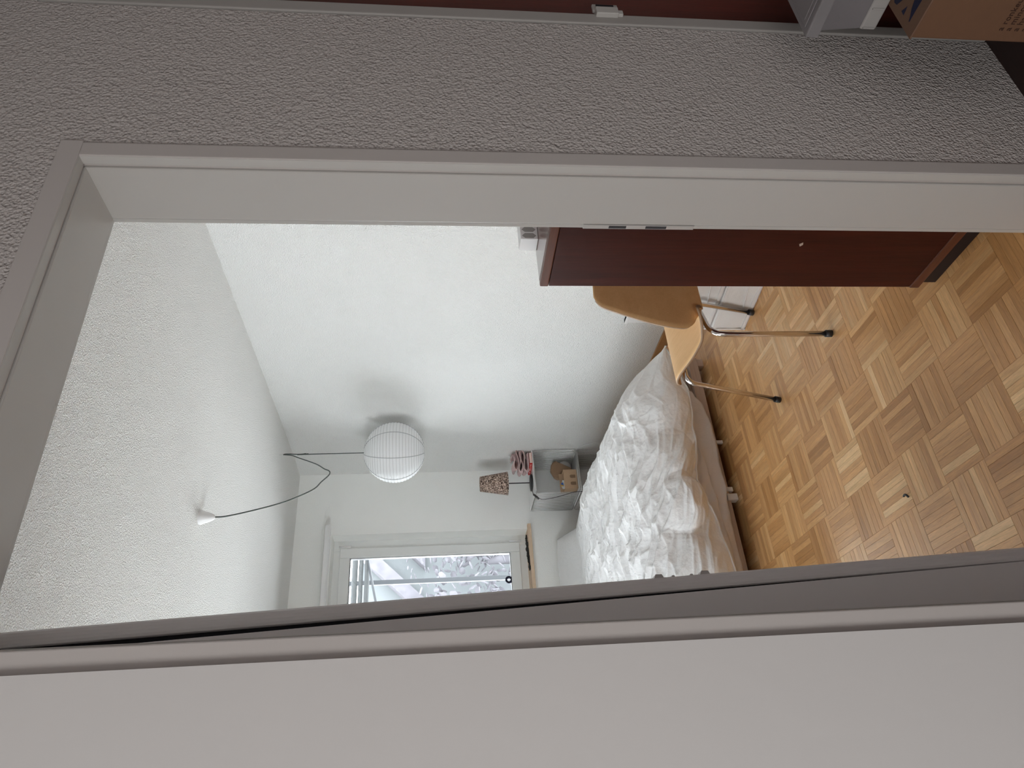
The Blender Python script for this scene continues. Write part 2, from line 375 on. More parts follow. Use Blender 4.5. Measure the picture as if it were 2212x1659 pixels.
# ceiling with a soft cove along the window wall and a slight one along the right wall
def ceiling():
    bm = B(); xs = [XL + (XR-XL)*i/8 for i in range(9)]
    prof = [(YI-0.1, ZC)] + [(YB-0.72+0.72*i/6, ZC + (0.012*(i/6)**1.5)) for i in range(7)]
    rows = [[bm.verts.new((x, y, z)) for x in xs] for y, z in prof]
    for a, b in zip(rows, rows[1:]):
        for i in range(8):
            f = bm.faces.new((a[i], a[i+1], b[i+1], b[i])); f.smooth = True
    top = boxes(((XL-0.1, YI-0.1, ZC+0.03), (XR+0.1, YB+0.3, ZC+0.13)))
    me = bpy.data.meshes.new('t'); top.to_mesh(me); top.free(); bm.from_mesh(me); bpy.data.meshes.remove(me)
    return struct(obj('ceiling', bm, 'ceiling', normals=False), 'white finely textured bedroom ceiling', 'ceiling')
ceiling()

# wall with the bedroom doorway (hall side textured grey white)
OX0, OX1, OZ = 0.222, 1.086, 2.000       # opening between the frame faces
CX = 1.588                               # start of the second (closet) doorway
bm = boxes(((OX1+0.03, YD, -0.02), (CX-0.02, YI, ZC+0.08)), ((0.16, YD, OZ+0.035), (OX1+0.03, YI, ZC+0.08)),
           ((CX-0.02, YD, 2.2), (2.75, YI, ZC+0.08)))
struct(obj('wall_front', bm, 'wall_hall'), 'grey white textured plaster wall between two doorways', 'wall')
struct(obj('wall_front_left', boxes(((-1.5, YD-0.021, -0.02), (0.1892, YI, ZC+0.08))), 'smooth_white'),
       'smooth white wall surface left of the bedroom doorway', 'wall')

# ------------------------------------------------------------------ door frame (steel frame, painted)
fr = thing('trim_1', (0, 0, 0), 'pale painted metal frame around the open bedroom doorway', 'door frame'); fr['kind'] = 'structure'
def frame_part(name, bs, mat, bev=0.0015):
    return obj(name, boxes(*bs), mat, fr, bevel=bev, seg=2)
# hall face (casing)
bm = B()
for pr in ([(OX1, YD-0.006), (OX1+0.034, YD-0.006), (OX1+0.044, YD+0.002), (OX1+0.044, YD+0.02), (OX1, YD+0.02)],
           [(0.1895, YD-0.011), (0.2190, YD-0.013), (0.2190, YD+0.02), (0.1895, YD+0.02)]):
    prism(bm, pr, 0.0, OZ if pr[0][0] > 1 else OZ+0.03)
obj('side_casing', bm, 'frame_face', fr, bevel=0.002)
bm = B(); vbox(bm, (OX0-0.03, YD-0.006, OZ), (OX1+0.040, YD+0.02, OZ+0.040))
obj('head_casing', bm, 'frame_face', fr, bevel=0.002)
# inner faces: lip, groove, broad jamb, rebate rim
bm = B()
for x0, x1 in ((OX1-0.001, OX1+0.03), (OX0-0.03, OX0+0.001)):
    vbox(bm, (x0, YD-0.004, 0), (x1, YD+0.015, OZ+0.001))
vbox(bm, (OX0, YD-0.004, OZ-0.001), (OX1, YD+0.015, OZ+0.03))
obj('outer_lip', bm, 'frame_paint', fr, bevel=0.001)
bm = B()
for x0, x1 in ((OX1-0.003, OX1+0.03), (OX0-0.03, OX0+0.001)):
    vbox(bm, (x0, YD+0.0215, 0), (x1, YI-0.005, OZ+0.001))
vbox(bm, (OX0, YD+0.0215, OZ-0.003), (OX1, YI-0.005, OZ+0.03))
obj('jamb_lining', bm, 'frame_paint', fr, bevel=0.002)
bm = B()
vbox(bm, (OX1-0.001, YI-0.003, 0), (OX1+0.045, YI+0.007, OZ+0.04))
vbox(bm, (OX0-0.045, YI-0.003, 0), (OX0+0.001, YI+0.007, OZ+0.04))
vbox(bm, (OX0, YI-0.003, OZ-0.001), (OX1, YI+0.007, OZ+0.04))
obj('rebate_rim', bm, 'frame_paint', fr, bevel=0.0008)
bm = B()
vbox(bm, (OX1+0.003, YD, 0), (OX1+0.03, YI, OZ+0.02)); vbox(bm, (OX0-0.03, YD+0.03, 0), (OX0-0.003, YI, OZ+0.02)); vbox(bm, (OX0, YD, OZ+0.003), (OX1, YI, OZ+0.02))
obj('frame_core', bm, 'frame_face', fr)
sp = obj('strike_plate', boxes(((OX1-0.0035, YI-0.0035, 0.80), (OX1+0.004, YI+0.0075, 1.045))), 'metal_plate', fr, bevel=0.0008)
bm = boxes(((OX1-0.0042, YI-0.0018, 0.951), (OX1, YI+0.0052, 0.989)), ((OX1-0.0042, YI-0.0018, 0.862), (OX1, YI+0.0052, 0.908)))
obj('bolt_hole', bm, 'hole_shade', sp)  # dark blocks stand in for the shade inside the holes

# ------------------------------------------------------------------ bedroom door leaf standing open, seen edge-on
dr = thing('door_1', (0, 0, 0), 'open bedroom door seen by its grey rounded edge at the left jamb', 'door'); dr['kind'] = 'structure'
YL = 1.118
def lean(z): return (1.367-z)*0.0386*1.02       # the leaf hangs a little out of plumb
def leaf_strip(name, x0, x1, y0, y1, mat, rnd=0.0, parent=dr, z0=0.02, z1=2.02, wedge=0.0):
    bm = B(); zz = [z0, (z0+z1)/2, z1]
    if rnd:
        n = 7; prof = [(x0, y1), (x0, y0+rnd*0.5)]
        for k in range(n+1):
            a = PI*k/n; prof.append(((x0+x1)/2 - math.cos(a)*(x1-x0)/2, y0 + rnd*(1-math.sin(a))))
        prof += [(x1, y1)]
    else: prof = [(x0, y1), (x0, y0), (x1, y0), (x1, y1)]
    rows = [[bm.verts.new((x+lean(z)+(wedge*(1.367-z) if x > (x0+x1)/2 else 0), y, z)) for x, y in prof] for z in zz]
    m = len(prof)
    for a, b in zip(rows, rows[1:]):
        for i in range(m):
            bm.faces.new((a[i], a[(i+1) % m], b[(i+1) % m], b[i]))
    bm.faces.new(rows[0][::-1]); bm.faces.new(rows[-1])
    return obj(name, bm, mat, parent, smooth=False)
X0 = 0.316                                       # right border of the leaf edge at eye height
leaf_strip('leaf', X0-0.110, X0-0.031, YL+0.004, YL+0.03, 'leaf_paint', wedge=0.0055)
leaf_strip('edge_lip', X0-0.0245, X0-0.0005, YL, YL+0.05, 'leaf_paint', rnd=0.009)
leaf_strip('door_seal', X0-0.034, X0-0.022, YL+0.012, YL+0.045, 'seal_slot_black')
leaf_strip('leaf_body', X0-0.042, X0-0.004, YL+0.05, YL+0.84, 'leaf_paint')  # unseen rest of the leaf, built to block light from the left
xl = lambda z: X0+lean(z)
for z, h, wd in ((1.008, 0.0085, 0.0065), (0.984, 0.003, 0.003), (0.953, 0.003, 0.003), (0.930, 0.009, 0.0065)):
    bm = B(); x = xl(z)-0.002
    prism(bm, [(x, -h), (x+wd, -h*0.6), (x+wd, h*0.6), (x, h)], 0, 0.02)
    for v in bm.verts: v.co = Vector((v.co.x, YL+0.006+v.co.z, z+v.co.y))
    obj('latch_tab' if h > 0.005 else 'plate_screw', bm, 'metal_plate', dr)

# ------------------------------------------------------------------ second doorway (closet) at the right of the hall
cl = thing('trim_2', (0, 0, 0), 'narrow pale frame of the closet doorway beside the textured wall', 'door frame'); cl['kind'] = 'structure'
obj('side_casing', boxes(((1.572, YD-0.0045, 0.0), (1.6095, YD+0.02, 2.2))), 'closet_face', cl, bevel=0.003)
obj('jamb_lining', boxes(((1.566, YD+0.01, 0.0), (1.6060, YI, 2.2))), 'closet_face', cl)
bm = boxes(((1.596, YD-0.016, 0.926), (1.622, YD+0.005, 0.979)), ((1.600, YD-0.012, 0.914), (1.616, YD+0.005, 0.927)))
c1 = obj('striker_box', bm, 'frame_paint', cl, bevel=0.002)
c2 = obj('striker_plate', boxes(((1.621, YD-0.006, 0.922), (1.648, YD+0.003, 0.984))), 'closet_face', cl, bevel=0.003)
obj('striker_slot', boxes(((1.622, YD-0.0068, 0.932), (1.644, YD+0.001, 0.975))), 'seal_slot_black', c2)  # black block stands in for the dark inside of the slot
d2 = thing('door_2', (2.1, YD+0.06, 0), 'red brown veneered closet door behind the stacked boxes', 'door'); d2['kind'] = 'structure'
obj('door_panel', boxes(((-0.512, 0, 0.01), (0.60, 0.035, 2.2))), 'red_door', d2, bevel=0.002)

# ------------------------------------------------------------------ hall shell behind the camera
struct(obj('floor_hall', boxes(((-1.5, -1.6, -0.04), (2.75, YD+0.08, 0.0))), 'hall_floor'), 'dark brown hall floor', 'floor')
struct(obj('ceiling_hall', boxes(((-1.5, -1.6, ZC), (2.75, YD, ZC+0.08))), 'smooth_white'), 'white hall ceiling', 'ceiling')
struct(obj('wall_hall_left', boxes(((-1.6, -1.6, 0), (-1.5, YD, ZC))), 'smooth_white'), 'white hall wall behind the camera to the left', 'wall')
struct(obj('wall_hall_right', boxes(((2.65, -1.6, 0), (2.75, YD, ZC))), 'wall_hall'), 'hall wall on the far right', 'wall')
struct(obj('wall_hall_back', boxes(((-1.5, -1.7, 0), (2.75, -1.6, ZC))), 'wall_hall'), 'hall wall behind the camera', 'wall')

# ------------------------------------------------------------------ parquet floor
def parquet():
    fl = obj('floor', boxes(((XL, YD+0.08, -0.04), (XR, YB, -0.006))), 'base_wood')
    struct(fl, 'oak mosaic parquet floor of small crossed strips', 'floor')
    X_0, Y_0, S, NS = 1.011, 1.358, 0.1525, 7
    SW = S/NS; G = 0.00022
    def zjit(): return random.choice((0, 0, 0, 0.0002, -0.0002, 0.0003))
    def strip_mesh(bm, cx, cy, ori, tint, L, W, lay_t, lay_o):
        hx, hy = (L/2-G, W/2-G) if ori == 0 else (W/2-G, L/2-G)
        z = zjit(); c = 0.0003
        lo = [bm.verts.new((cx+sx*hx, cy+sy*hy, -0.008)) for sx, sy in ((-1,-1),(1,-1),(1,1),(-1,1))]
        md = [bm.verts.new((cx+sx*hx, cy+sy*hy, -c+z)) for sx, sy in ((-1,-1),(1,-1),(1,1),(-1,1))]
        up = [bm.verts.new((cx+sx*(hx-c), cy+sy*(hy-c), z)) for sx, sy in ((-1,-1),(1,-1),(1,1),(-1,1))]
        fs = [bm.faces.new(up)]
        for i in range(4):
            j = (i+1) % 4
            fs += [bm.faces.new((lo[i], lo[j], md[j], md[i])), bm.faces.new((md[i], md[j], up[j], up[i]))]
        for f in fs:
            f[lay_t] = tint; f[lay_o] = float(ori)
    def new_bm():
        bm = B(); return bm, bm.faces.layers.float.new('tint'), bm.faces.layers.float.new('ori')
    strips = []
    k0, k1 = -12, 9; j0, j1 = -2, 25
    for i in range(k0, k1):
        for j in range(j0, j1):
            x0 = X_0+i*S; y0 = Y_0+j*S; ori = (i+j) % 2
            base = random.random()
            for k in range(NS):
                if ori == 0: cx, cy = x0+S/2, y0+(k+0.5)*SW
                else: cx, cy = x0+(k+0.5)*SW, y0+S/2
                if cx > XR or cx < XL or cy < YD+0.09 or cy > YB: continue
                t = min(1, max(0, 0.55*base + 0.45*random.random() + random.gauss(0, 0.12)))
                strips.append((cx, cy, ori, t))
    # the ones that show largest: inside the doorway's view, nearest to the camera
    def seen(cx, cy): 
        r = cx/cy
        return 0.318 < r < 1.0 and not (cx > 1.19 and cy < 1.43) and cy > 1.1 and not (cx > 0.7 and cy > 2.95)
    vis = sorted([s for s in strips if seen(s[0], s[1])], key=lambda s: s[0]**2+s[1]**2)[:300]
    near = set(id(s) for s in vis)
    cache = {}
    for s in vis:
        cx, cy, ori, t = s; q = int(t*11.99)
        key = (ori, q, random.randrange(2))
        if key not in cache:
            bm, lt, lo_ = new_bm(); strip_mesh(bm, 0, 0, ori, (q+0.5)/12, S, SW, lt, lo_)
            bmesh.ops.recalc_face_normals(bm, faces=bm.faces)
            me = bpy.data.meshes.new('parquet_strip'); bm.to_mesh(me); bm.free(); me.materials.append(M['parquet']); cache[key] = me
        o = bpy.data.objects.new('parquet_strip', cache[key]); C.objects.link(o); o.parent = fl; o.location = (cx, cy, 0)
    bm, lt, lo_ = new_bm()
    for s in strips:
        if id(s) not in near: strip_mesh(bm, s[0], s[1], s[2], s[3], S, SW, lt, lo_)
    o = obj('parquet_strips', bm, 'parquet', fl); o['kind'] = 'stuff'
parquet()

# skirting boards
bb = obj('baseboard_right', boxes(((XR-0.013, YI, 0.0), (XR, YB, 0.060))), 'base_wood', bevel=0.003); struct(bb, 'oak skirting board along the right wall', 'skirting')
bb = obj('baseboard_back', boxes(((XL, YB-0.013, 0.0), (XR-0.013, YB, 0.060))), 'base_wood', bevel=0.003); struct(bb, 'oak skirting board under the window', 'skirting')

# ------------------------------------------------------------------ window
wn = thing('window_1', (0, 0, 0), 'white framed window above the bed', 'window'); wn['kind'] = 'structure'
YW = 5.16                                        # room face of the fixed frame
def ring(bm, x0, x1, z0, z1, t, y0, y1):
    vbox(bm, (x0, y0, z0), (x0+t, y1, z1)); vbox(bm, (x1-t, y0, z0), (x1, y1, z1))
    vbox(bm, (x0+t, y0, z1-t), (x1-t, y1, z1)); vbox(bm, (x0+t, y0, z0), (x1-t, y1, z0+t))
bm = B(); ring(bm, WX0, WX1, WZ0, WZ1, 0.076, YW, YW+0.07)
vbox(bm, (0.765, YW, WZ0+0.07), (0.86, YW+0.07, WZ1-0.07))
obj('window_frame', bm, 'white_paint', wn, bevel=0.003)
for a_, b_ in ((0.845, 1.816), (WX0+0.045, 0.78)):  # the left sash is unseen, added to let in more light
    bm = B(); ring(bm, a_, b_, 0.745, 2.058, 0.070, YW-0.016, YW+0.05)
    sh_ = obj('sash', bm, 'white_paint', wn, bevel=0.004)
    if a_ > 0.5: sash = sh_
    bm = B(); ring(bm, a_+0.061, b_-0.061, 0.806, 1.997, 0.012, YW-0.008, YW+0.03)
    obj('glazing_bead', bm, 'white_paint', sh_, bevel=0.003)
    bm = B(); ring(bm, a_+0.071, b_-0.071, 0.816, 1.987, 0.005, YW-0.004, YW+0.03)
    obj('glazing_seal', bm, 'black', sh_)
    obj('pane', boxes(((a_+0.071, YW+0.012, 0.816), (b_-0.071, YW+0.018, 1.987))), 'glass', sh_)
for z in (2.020, 0.775):
    bm = B(); tube(bm, [(1.826, YW-0.022, z-0.045), (1.826, YW-0.022, z+0.045)], 0.0075, 10)
    obj('hinge', bm, 'white_plastic', sash)
bm = B()
lathe(bm, [(0.012, 0), (0.027, 0), (0.027, 0.001), (0.012, 0.001), (0.012, 0)], 28)
for v in bm.verts: v.co = Vector((1.545+v.co.x, YW+0.010-v.co.z, 0.838+v.co.y))
obj('ring_sticker', bm, 'blue_ring', sash)
# curtain rail above the window
rl = obj('trim_3', boxes(((-0.6, YB-0.052, 2.119), (1.938, YB, 2.150)), ((-0.6, YB-0.052, 2.112), (1.938, YB-0.040, 2.119)),
                         ((-0.6, YB-0.028, 2.112), (1.938, YB-0.018, 2.119))), 'white_plastic', bevel=0.002)
struct(rl, 'white ceiling track strip over the window', 'curtain rail')
# raw wood sill
sl = obj('trim_4', boxes(((WX0-0.03, YB-0.035, 0.667), (WX1, YW, 0.692)), ((WX1, YB-0.035, 0.667), (1.905, YB, 0.692))), 'raw_wood', bevel=0.002)
struct(sl, 'raw unpainted wooden window sill board', 'window sill')
def mould():
    bm = B(); rnd = random.Random(3)
    for k in range(46):
        t = k/45; x = 1.84-t*0.27; r = 0.006+rnd.random()*0.008
        m = Matrix.Translation((x, 5.075+rnd.uniform(-0.02, 0.02)-0.05*t, 0.695+rnd.random()*0.006)) @ Matrix.Diagonal((1.3, 1, 0.8, 1))
        bmesh.ops.create_icosphere(bm, subdivisions=1, radius=r, matrix=m)
    for v in bm.verts: v.co += Vector((mnoise.noise(v.co*90), mnoise.noise(v.co*80+Vector((5, 5, 5))), mnoise.noise(v.co*70)))*0.004
    o = obj('mould_crust', bm, 'soil'); tag(o, 'dark crumbly crust lying on the raw wooden window sill', 'debris'); o['kind'] = 'stuff'
mould()

# things outside the window
ext = thing('awning', (1.7, 5.95, 0), 'grey rolled awning with a tilted arm outside the window', 'awning')
for z, r in ((2.035, 0.024), (1.985, 0.018), (1.935, 0.020)):
    bm = B(); tube(bm, [(-1.2, 0, z), (0.8, 0, z)], r, 12)
    obj('roll_tube', bm, 'ext_fabric', ext)
for x in (-1.18, 0.75): obj('wall_bracket', boxes(((x, -0.615, 1.92), (x+0.05, 0.02, 2.06))), 'ext_metal', ext)
bm = B(); tube(bm, [(0.29, -0.02, 1.93), (-0.10, -0.10, 1.845), (-0.6, -0.14, 1.72)], 0.010, 8)
obj('folding_arm', bm, 'ext_metal', ext)
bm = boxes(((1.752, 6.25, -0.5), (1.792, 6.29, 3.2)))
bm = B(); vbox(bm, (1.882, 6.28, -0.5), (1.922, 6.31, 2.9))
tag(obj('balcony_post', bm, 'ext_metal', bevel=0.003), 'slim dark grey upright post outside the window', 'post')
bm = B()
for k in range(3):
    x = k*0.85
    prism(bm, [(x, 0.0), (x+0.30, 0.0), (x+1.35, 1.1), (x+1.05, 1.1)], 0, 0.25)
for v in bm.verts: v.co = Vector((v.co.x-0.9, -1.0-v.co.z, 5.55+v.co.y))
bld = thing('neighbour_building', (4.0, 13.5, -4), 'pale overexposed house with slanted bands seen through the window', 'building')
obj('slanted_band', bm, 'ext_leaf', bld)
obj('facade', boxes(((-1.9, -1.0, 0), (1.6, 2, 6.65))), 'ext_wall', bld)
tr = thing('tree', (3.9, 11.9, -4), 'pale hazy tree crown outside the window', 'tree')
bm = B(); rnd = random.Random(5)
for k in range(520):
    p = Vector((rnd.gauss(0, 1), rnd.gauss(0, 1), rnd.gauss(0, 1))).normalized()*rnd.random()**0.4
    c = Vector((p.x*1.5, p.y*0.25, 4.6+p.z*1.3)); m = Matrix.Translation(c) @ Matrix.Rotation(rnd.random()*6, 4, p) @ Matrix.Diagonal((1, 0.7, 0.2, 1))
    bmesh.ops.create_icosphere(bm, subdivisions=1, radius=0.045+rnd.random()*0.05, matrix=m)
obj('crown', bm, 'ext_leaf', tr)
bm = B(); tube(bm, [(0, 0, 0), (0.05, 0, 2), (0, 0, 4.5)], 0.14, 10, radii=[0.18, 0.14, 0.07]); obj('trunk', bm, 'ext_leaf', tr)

# ------------------------------------------------------------------ sideboard beside the door
SBX, SBY0, SBY1 = 1.178, YI+0.012, 1.416
sb = thing('sideboard', (SBX, SBY0, 0), 'tall dark mahogany cabinet standing right inside the doorway', 'cabinet')
Wd, Dp = 0.62, SBY1-SBY0
obj('side_panel', boxes(((0.002, 0, 0.075), (0.020, Dp-0.001, 1.069))), 'mahogany', sb, bevel=0.0008)
obj('carcass', boxes(((0.020, 0.001, 0.07), (Wd-0.02, Dp-0.02, 1.070))), 'mahogany', sb)
obj('door', boxes(((0.022, Dp-0.019, 0.078), (Wd/2-0.002, Dp, 1.066))), 'mahogany', sb, bevel=0.001)
obj('door', boxes(((Wd/2+0.002, Dp-0.019, 0.078), (Wd-0.02, Dp, 1.066))), 'mahogany', sb, bevel=0.001)
obj('side_panel', boxes(((Wd-0.02, 0, 0.075), (Wd, Dp-0.001, 1.069))), 'mahogany', sb, bevel=0.0008)
obj('top_rail', boxes(((0, 0, 1.0705), (0.018, Dp, 1.0925))), 'mahogany_rail', sb, bevel=0.003)
obj('top_board', boxes(((0.018, 0, 1.0705), (Wd, Dp, 1.0925))), 'mahogany_top', sb, bevel=0.002)
obj('bottom_rail', boxes(((0, 0, 0.046), (0.02, Dp+0.002, 0.0735))), 'mahogany_rail', sb, bevel=0.003)
obj('plinth', boxes(((0.011, 0.0, 0.0), (Wd-0.03, Dp-0.010, 0.046))), 'black_plinth', sb, bevel=0.001)
bm = B(); prism(bm, [(0.134, 0.455), (0.142, 0.452), (0.148, 0.458), (0.140, 0.463)], 0, 0.0006)
for v in bm.verts: v.co = Vector((0.0022-v.co.z, v.co.x, v.co.y))
obj('scratch', bm, 'bed_wood', sb)

# white block with hexagonal recesses on the cabinet
st = thing('hexagon_holder', (1.291, 1.360, 1.0926), 'white plastic block with a row of long hexagonal recesses on the cabinet top', 'holder')
obj('housing', boxes(((0, 0, 0), (0.22, 0.045, 0.046))), 'white_plastic', st, bevel=0.002, seg=3)
for k in range(10):
    x = 0.0115+k*0.0212; a_, h_, q_ = 0.0085, 0.0185, 0.0105; zc = 0.0235
    hexp = [(x, zc-h_), (x+a_, zc-q_), (x+a_, zc+q_), (x, zc+h_), (x-a_, zc+q_), (x-a_, zc-q_)]
    bm = B(); prism(bm, hexp, 0, 0.0014)
    for v in bm.verts: v.co = Vector((v.co.x, 0.0008-v.co.z, v.co.y))
    obj('recess', bm, 'hex_shade', st)  # flat grey plate paints the shade of the recess, nothing is cut

# ------------------------------------------------------------------ chair
def chair():
    ch = thing('dining_chair', (1.600, 1.895, 0), 'bent birch plywood chair with chrome tube legs behind the dark cabinet', 'chair')
    # profile: (y, z, half width, side lift) from the top of the back to the front lip
    # y, z, half width, lift of the side, push back of the side
    prof = [(-0.0766, 0.8305, 0.116, 0, 0), (-0.0766, 0.8300, 0.124, 0, 0), (-0.0762, 0.8285, 0.131, 0, 0), (-0.0750, 0.822, 0.141, 0, 0), (-0.0735, 0.813, 0.149, 0, 0), (-0.070, 0.797, 0.156, 0, 0), (-0.0655, 0.765, 0.165, 0, 0), (-0.055, 0.70, 0.181, 0, 0),
            (-0.045, 0.64, 0.193, 0, 0), (-0.036, 0.585, 0.200, 0, 0), (-0.028, 0.54, 0.202, 0, 0), (-0.022, 0.51, 0.198, 0, 0), (-0.019, 0.488, 0.184, 0, 0),
            (-0.013, 0.466, 0.156, 0, 0), (-0.002, 0.446, 0.125, 0, 0), (0.014, 0.436, 0.116, 0.006, 0.010), (0.028, 0.431, 0.140, 0.046, 0.070), (0.040, 0.428, 0.172, 0.036, 0.060),
            (0.058, 0.427, 0.190, 0.020, 0.030), (0.085, 0.427, 0.200, 0.008, 0.010), (0.13, 0.432, 0.205, 0.003, 0), (0.19, 0.438, 0.205, 0, 0), (0.25, 0.444, 0.203, 0, 0), (0.30, 0.447, 0.200, 0, 0),
            (0.345, 0.443, 0.196, 0, 0), (0.375, 0.432, 0.192, 0, 0), (0.392, 0.416, 0.186, 0, 0)]
    def cr(a, b, c, d, t): return 0.5*((2*b)+(c-a)*t+(2*a-5*b+4*c-d)*t*t+(3*b-a-3*c+d)*t**3)
    bm = B(); N = 22; rows = []; K = 4; L_ = len(prof)
    for i in range((L_-1)*K+1):
        q, t_ = divmod(i, K); t_ /= K
        P4 = [prof[min(L_-1, max(0, q+e))] for e in (-1, 0, 1, 2)]
        y, z, hw, lift, push = [cr(P4[0][c], P4[1][c], P4[2][c], P4[3][c], t_) for c in range(5)]
        row = []; bk_ = max(0.0, min(1.0, (14.5-i/K)/2))
        for k in range(N+1):
            t = -1+2*k/N
            yy = y + 0.030*(t*t)*(hw/0.2)*bk_ - push*t**4; zz = z + lift*abs(t)**3
            row.append(bm.verts.new((t*hw, yy, zz)))
        rows.append(row)
    for a, b in zip(rows, rows[1:]):
        for k in range(N): f = bm.faces.new((a[k], a[k+1], b[k+1], b[k])); f.smooth = True
    o = obj('shell', bm, ['birch', 'ply_edge'], ch)
    s = o.modifiers.new('s', 'SOLIDIFY'); s.thickness = 0.010; s.offset = 0; s.material_offset_rim = 1
    # chrome legs: a sloping tube that bends under the seat
    for sx in (-1, 1):
        for nm, fy, ty in (('rear', -0.001, 0.055), ('front', 0.440, 0.330)):
            fx = -0.228 if sx < 0 else 0.205
            pts = [(sx*0.05, (ty*0.8+0.19*0.2), 0.417), (sx*0.15, ty, 0.413), (sx*0.178, ty-(0.012 if ty < 0.2 else -0.012), 0.408),
                   (sx*0.196, ty-(0.018 if ty < 0.2 else -0.02), 0.392), (sx*0.203, ty-(0.022 if ty < 0.2 else -0.027), 0.37), (sx*0.206, ty*0.85+fy*0.15-(0.015 if ty<0.2 else -0.02), 0.33), (fx, fy, 0.022)]
            sp = spline(pts[:6], 5) + [Vector(pts[6])]
            bm = B(); tube(bm, sp, 0.0095, 12)
            lg = obj('leg', bm, 'chrome', ch)
            bm = B(); d = (Vector(pts[6])-Vector(pts[5])).normalized()
            tube(bm, [Vector(pts[6])-d*0.004, Vector(pts[6])+d*0.018], 0.0125, 12)
            for v in bm.verts: v.co.z = max(0.0005, v.co.z)
            obj('foot_cap', bm, 'black', lg)
    bm = B(); tube(bm, [(-0.05, 0.06, 0.417), (-0.05, 0.31, 0.418)], 0.009, 8); tube(bm, [(0.05, 0.06, 0.417), (0.05, 0.31, 0.418)], 0.009, 8)
    obj('seat_bracket', bm, 'black', ch)
    return ch
chair()

# ------------------------------------------------------------------ white storage bags by the right wall
def bag(z0, z1, label, dx=0.0, seed=1):
    X0_, X1_, Y0_, Y1_ = 0.0, 0.40, 0.0, 0.83
    t = thing('storage_bag', (1.800+dx, 2.450, z0), label, 'storage bag', 'white fabric storage bags along the wall', rotz=math.radians(9.6))
    bm = B(); nx, ny, nz = 2, 26, 8
    L, Wx, H = Y1_-Y0_, X1_-X0_, z1-z0
    for face in range(1):
        g = [[bm.verts.new((0.006*math.sin(k*1.7+j*0.4+seed)*math.sin(PI*k/nz)*(1 if j < 18 else 0.25) + 0.004*mnoise.noise(Vector((j*0.35, k*0.7, seed*3.1))) , L*j/ny, H*k/nz)) for k in range(nz+1)] for j in range(ny+1)]
        for a, b in zip(g, g[1:]):
            for k in range(nz): f = bm.faces.new((a[k], a[k+1], b[k+1], b[k])); f.smooth = True
        back = [[bm.verts.new((Wx, L*j/ny, H*k/nz)) for k in (0, nz)] for j in (0, ny)]
        bm.faces.new([g[j][nz] for j in range(ny+1)] + [back[1][1], back[0][1]])
        bm.faces.new([g[j][0] for j in range(ny+1)][::-1] + [back[0][0], back[1][0]])
        bm.faces.new([g[ny][k] for k in range(nz+1)] + [back[1][1], back[1][0]])
        bm.faces.new([g[0][k] for k in range(nz+1)][::-1] + [back[0][0], back[0][1]])
        bm.faces.new((back[0][0], back[1][0], back[1][1], back[0][1]))
    for v_ in bm.verts: v_.co.y -= L
    obj('bag_body', bm, 'bag', t)
    bm = B()
    for z in (0.006, H-0.020): vbox(bm, (-0.004, 0.0, z), (0.0, L+0.002, z+0.014))
    vbox(bm, (-0.004, L-0.008, 0.0), (0.0, L+0.002, H))
    for v_ in bm.verts: v_.co.y -= L
    obj('seam_binding', bm, 'bag', t, bevel=0.001)
    bm = B(); tube(bm, spline([(-0.004, 0.30, H*0.30), (-0.012, 0.42, H*0.42), (-0.010, 0.55, H*0.44), (-0.004, 0.70, H*0.32)], 6), 0.003, 6)
    for v_ in bm.verts: v_.co.y -= L
    obj('fold_crease', bm, 'bag', t)
bag(0.0, 0.158, 'lower white fabric storage bag on the parquet behind the chair', 0, 1)
bag(0.1592, 0.323, 'upper white fabric storage bag on top of the other bag', 0.004, 2)

# cable trunking on the right wall
o = obj('cable_trunking', boxes(((XR-0.020, 3.040, 0.062), (XR, 3.115, 0.312)), ((XR-0.024, 3.038, 0.296), (XR, 3.120, 0.312))), 'white_plastic', bevel=0.002)
tag(o, 'white plastic cable trunking fixed upright on the wall behind the chair', 'cable cover')

# ------------------------------------------------------------------ bed
BX0, BX1, BY0, BY1 = 0.45, 1.975, 2.935, 4.985
bd = thing('bed', (BX0, BY0, 0), 'low whitewashed wooden bed frame under the mattress', 'bed')
BW, BL = BX1-BX0, BY1-BY0
obj('foot_rail', boxes(((0, 0, 0.032), (BW, 0.030, 0.082))), 'bed_wood', bd, bevel=0.003)
obj('ledge', boxes(((0.01, -0.004, 0.060), (BW-0.01, 0.0, 0.082))), 'bed_wood', bd, bevel=0.001)
obj('side_rail', boxes(((BW-0.03, 0.030, 0.032), (BW, BL, 0.082))), 'bed_wood', bd, bevel=0.003)
obj('side_rail', boxes(((0, 0.030, 0.032), (0.03, BL, 0.082))), 'bed_wood', bd, bevel=0.003)
obj('head_rail', boxes(((0.03, BL-0.03, 0.032), (BW-0.03, BL, 0.082))), 'bed_wood', bd, bevel=0.003)
for k in range(14):
    y = 0.06+k*0.142
    obj('slat', boxes(((0.03, y, 0.062), (BW-0.03, y+0.07, 0.080))), 'bed_wood', bd)
for x, y in ((BW-0.035, 0.035), (0.02, 0.035), (BW-0.035, BL-0.06), (0.02, BL-0.06)):
    obj('leg', boxes(((x-0.01, y-0.03, 0.0), (x+0.03, y+0.02, 0.034))), 'bed_wood', bd, bevel=0.002)
obj('leg', boxes(((0.745, -0.010, 0.0), (0.777, 0.03, 0.050))), 'white_plastic', bd, bevel=0.003)
obj('leg', boxes(((0.79, -0.004, 0.012), (0.812, 0.02, 0.055))), 'white_plastic', bd, bevel=0.003)
obj('leg', boxes(((1.04, 0.005, 0.0), (1.056, 0.02, 0.034))), 'white_plastic', bd, bevel=0.002)
bm = boxes(((BX0+0.01, BY0+0.020, 0.10), (BX1-0.045, BY1, 0.272)))
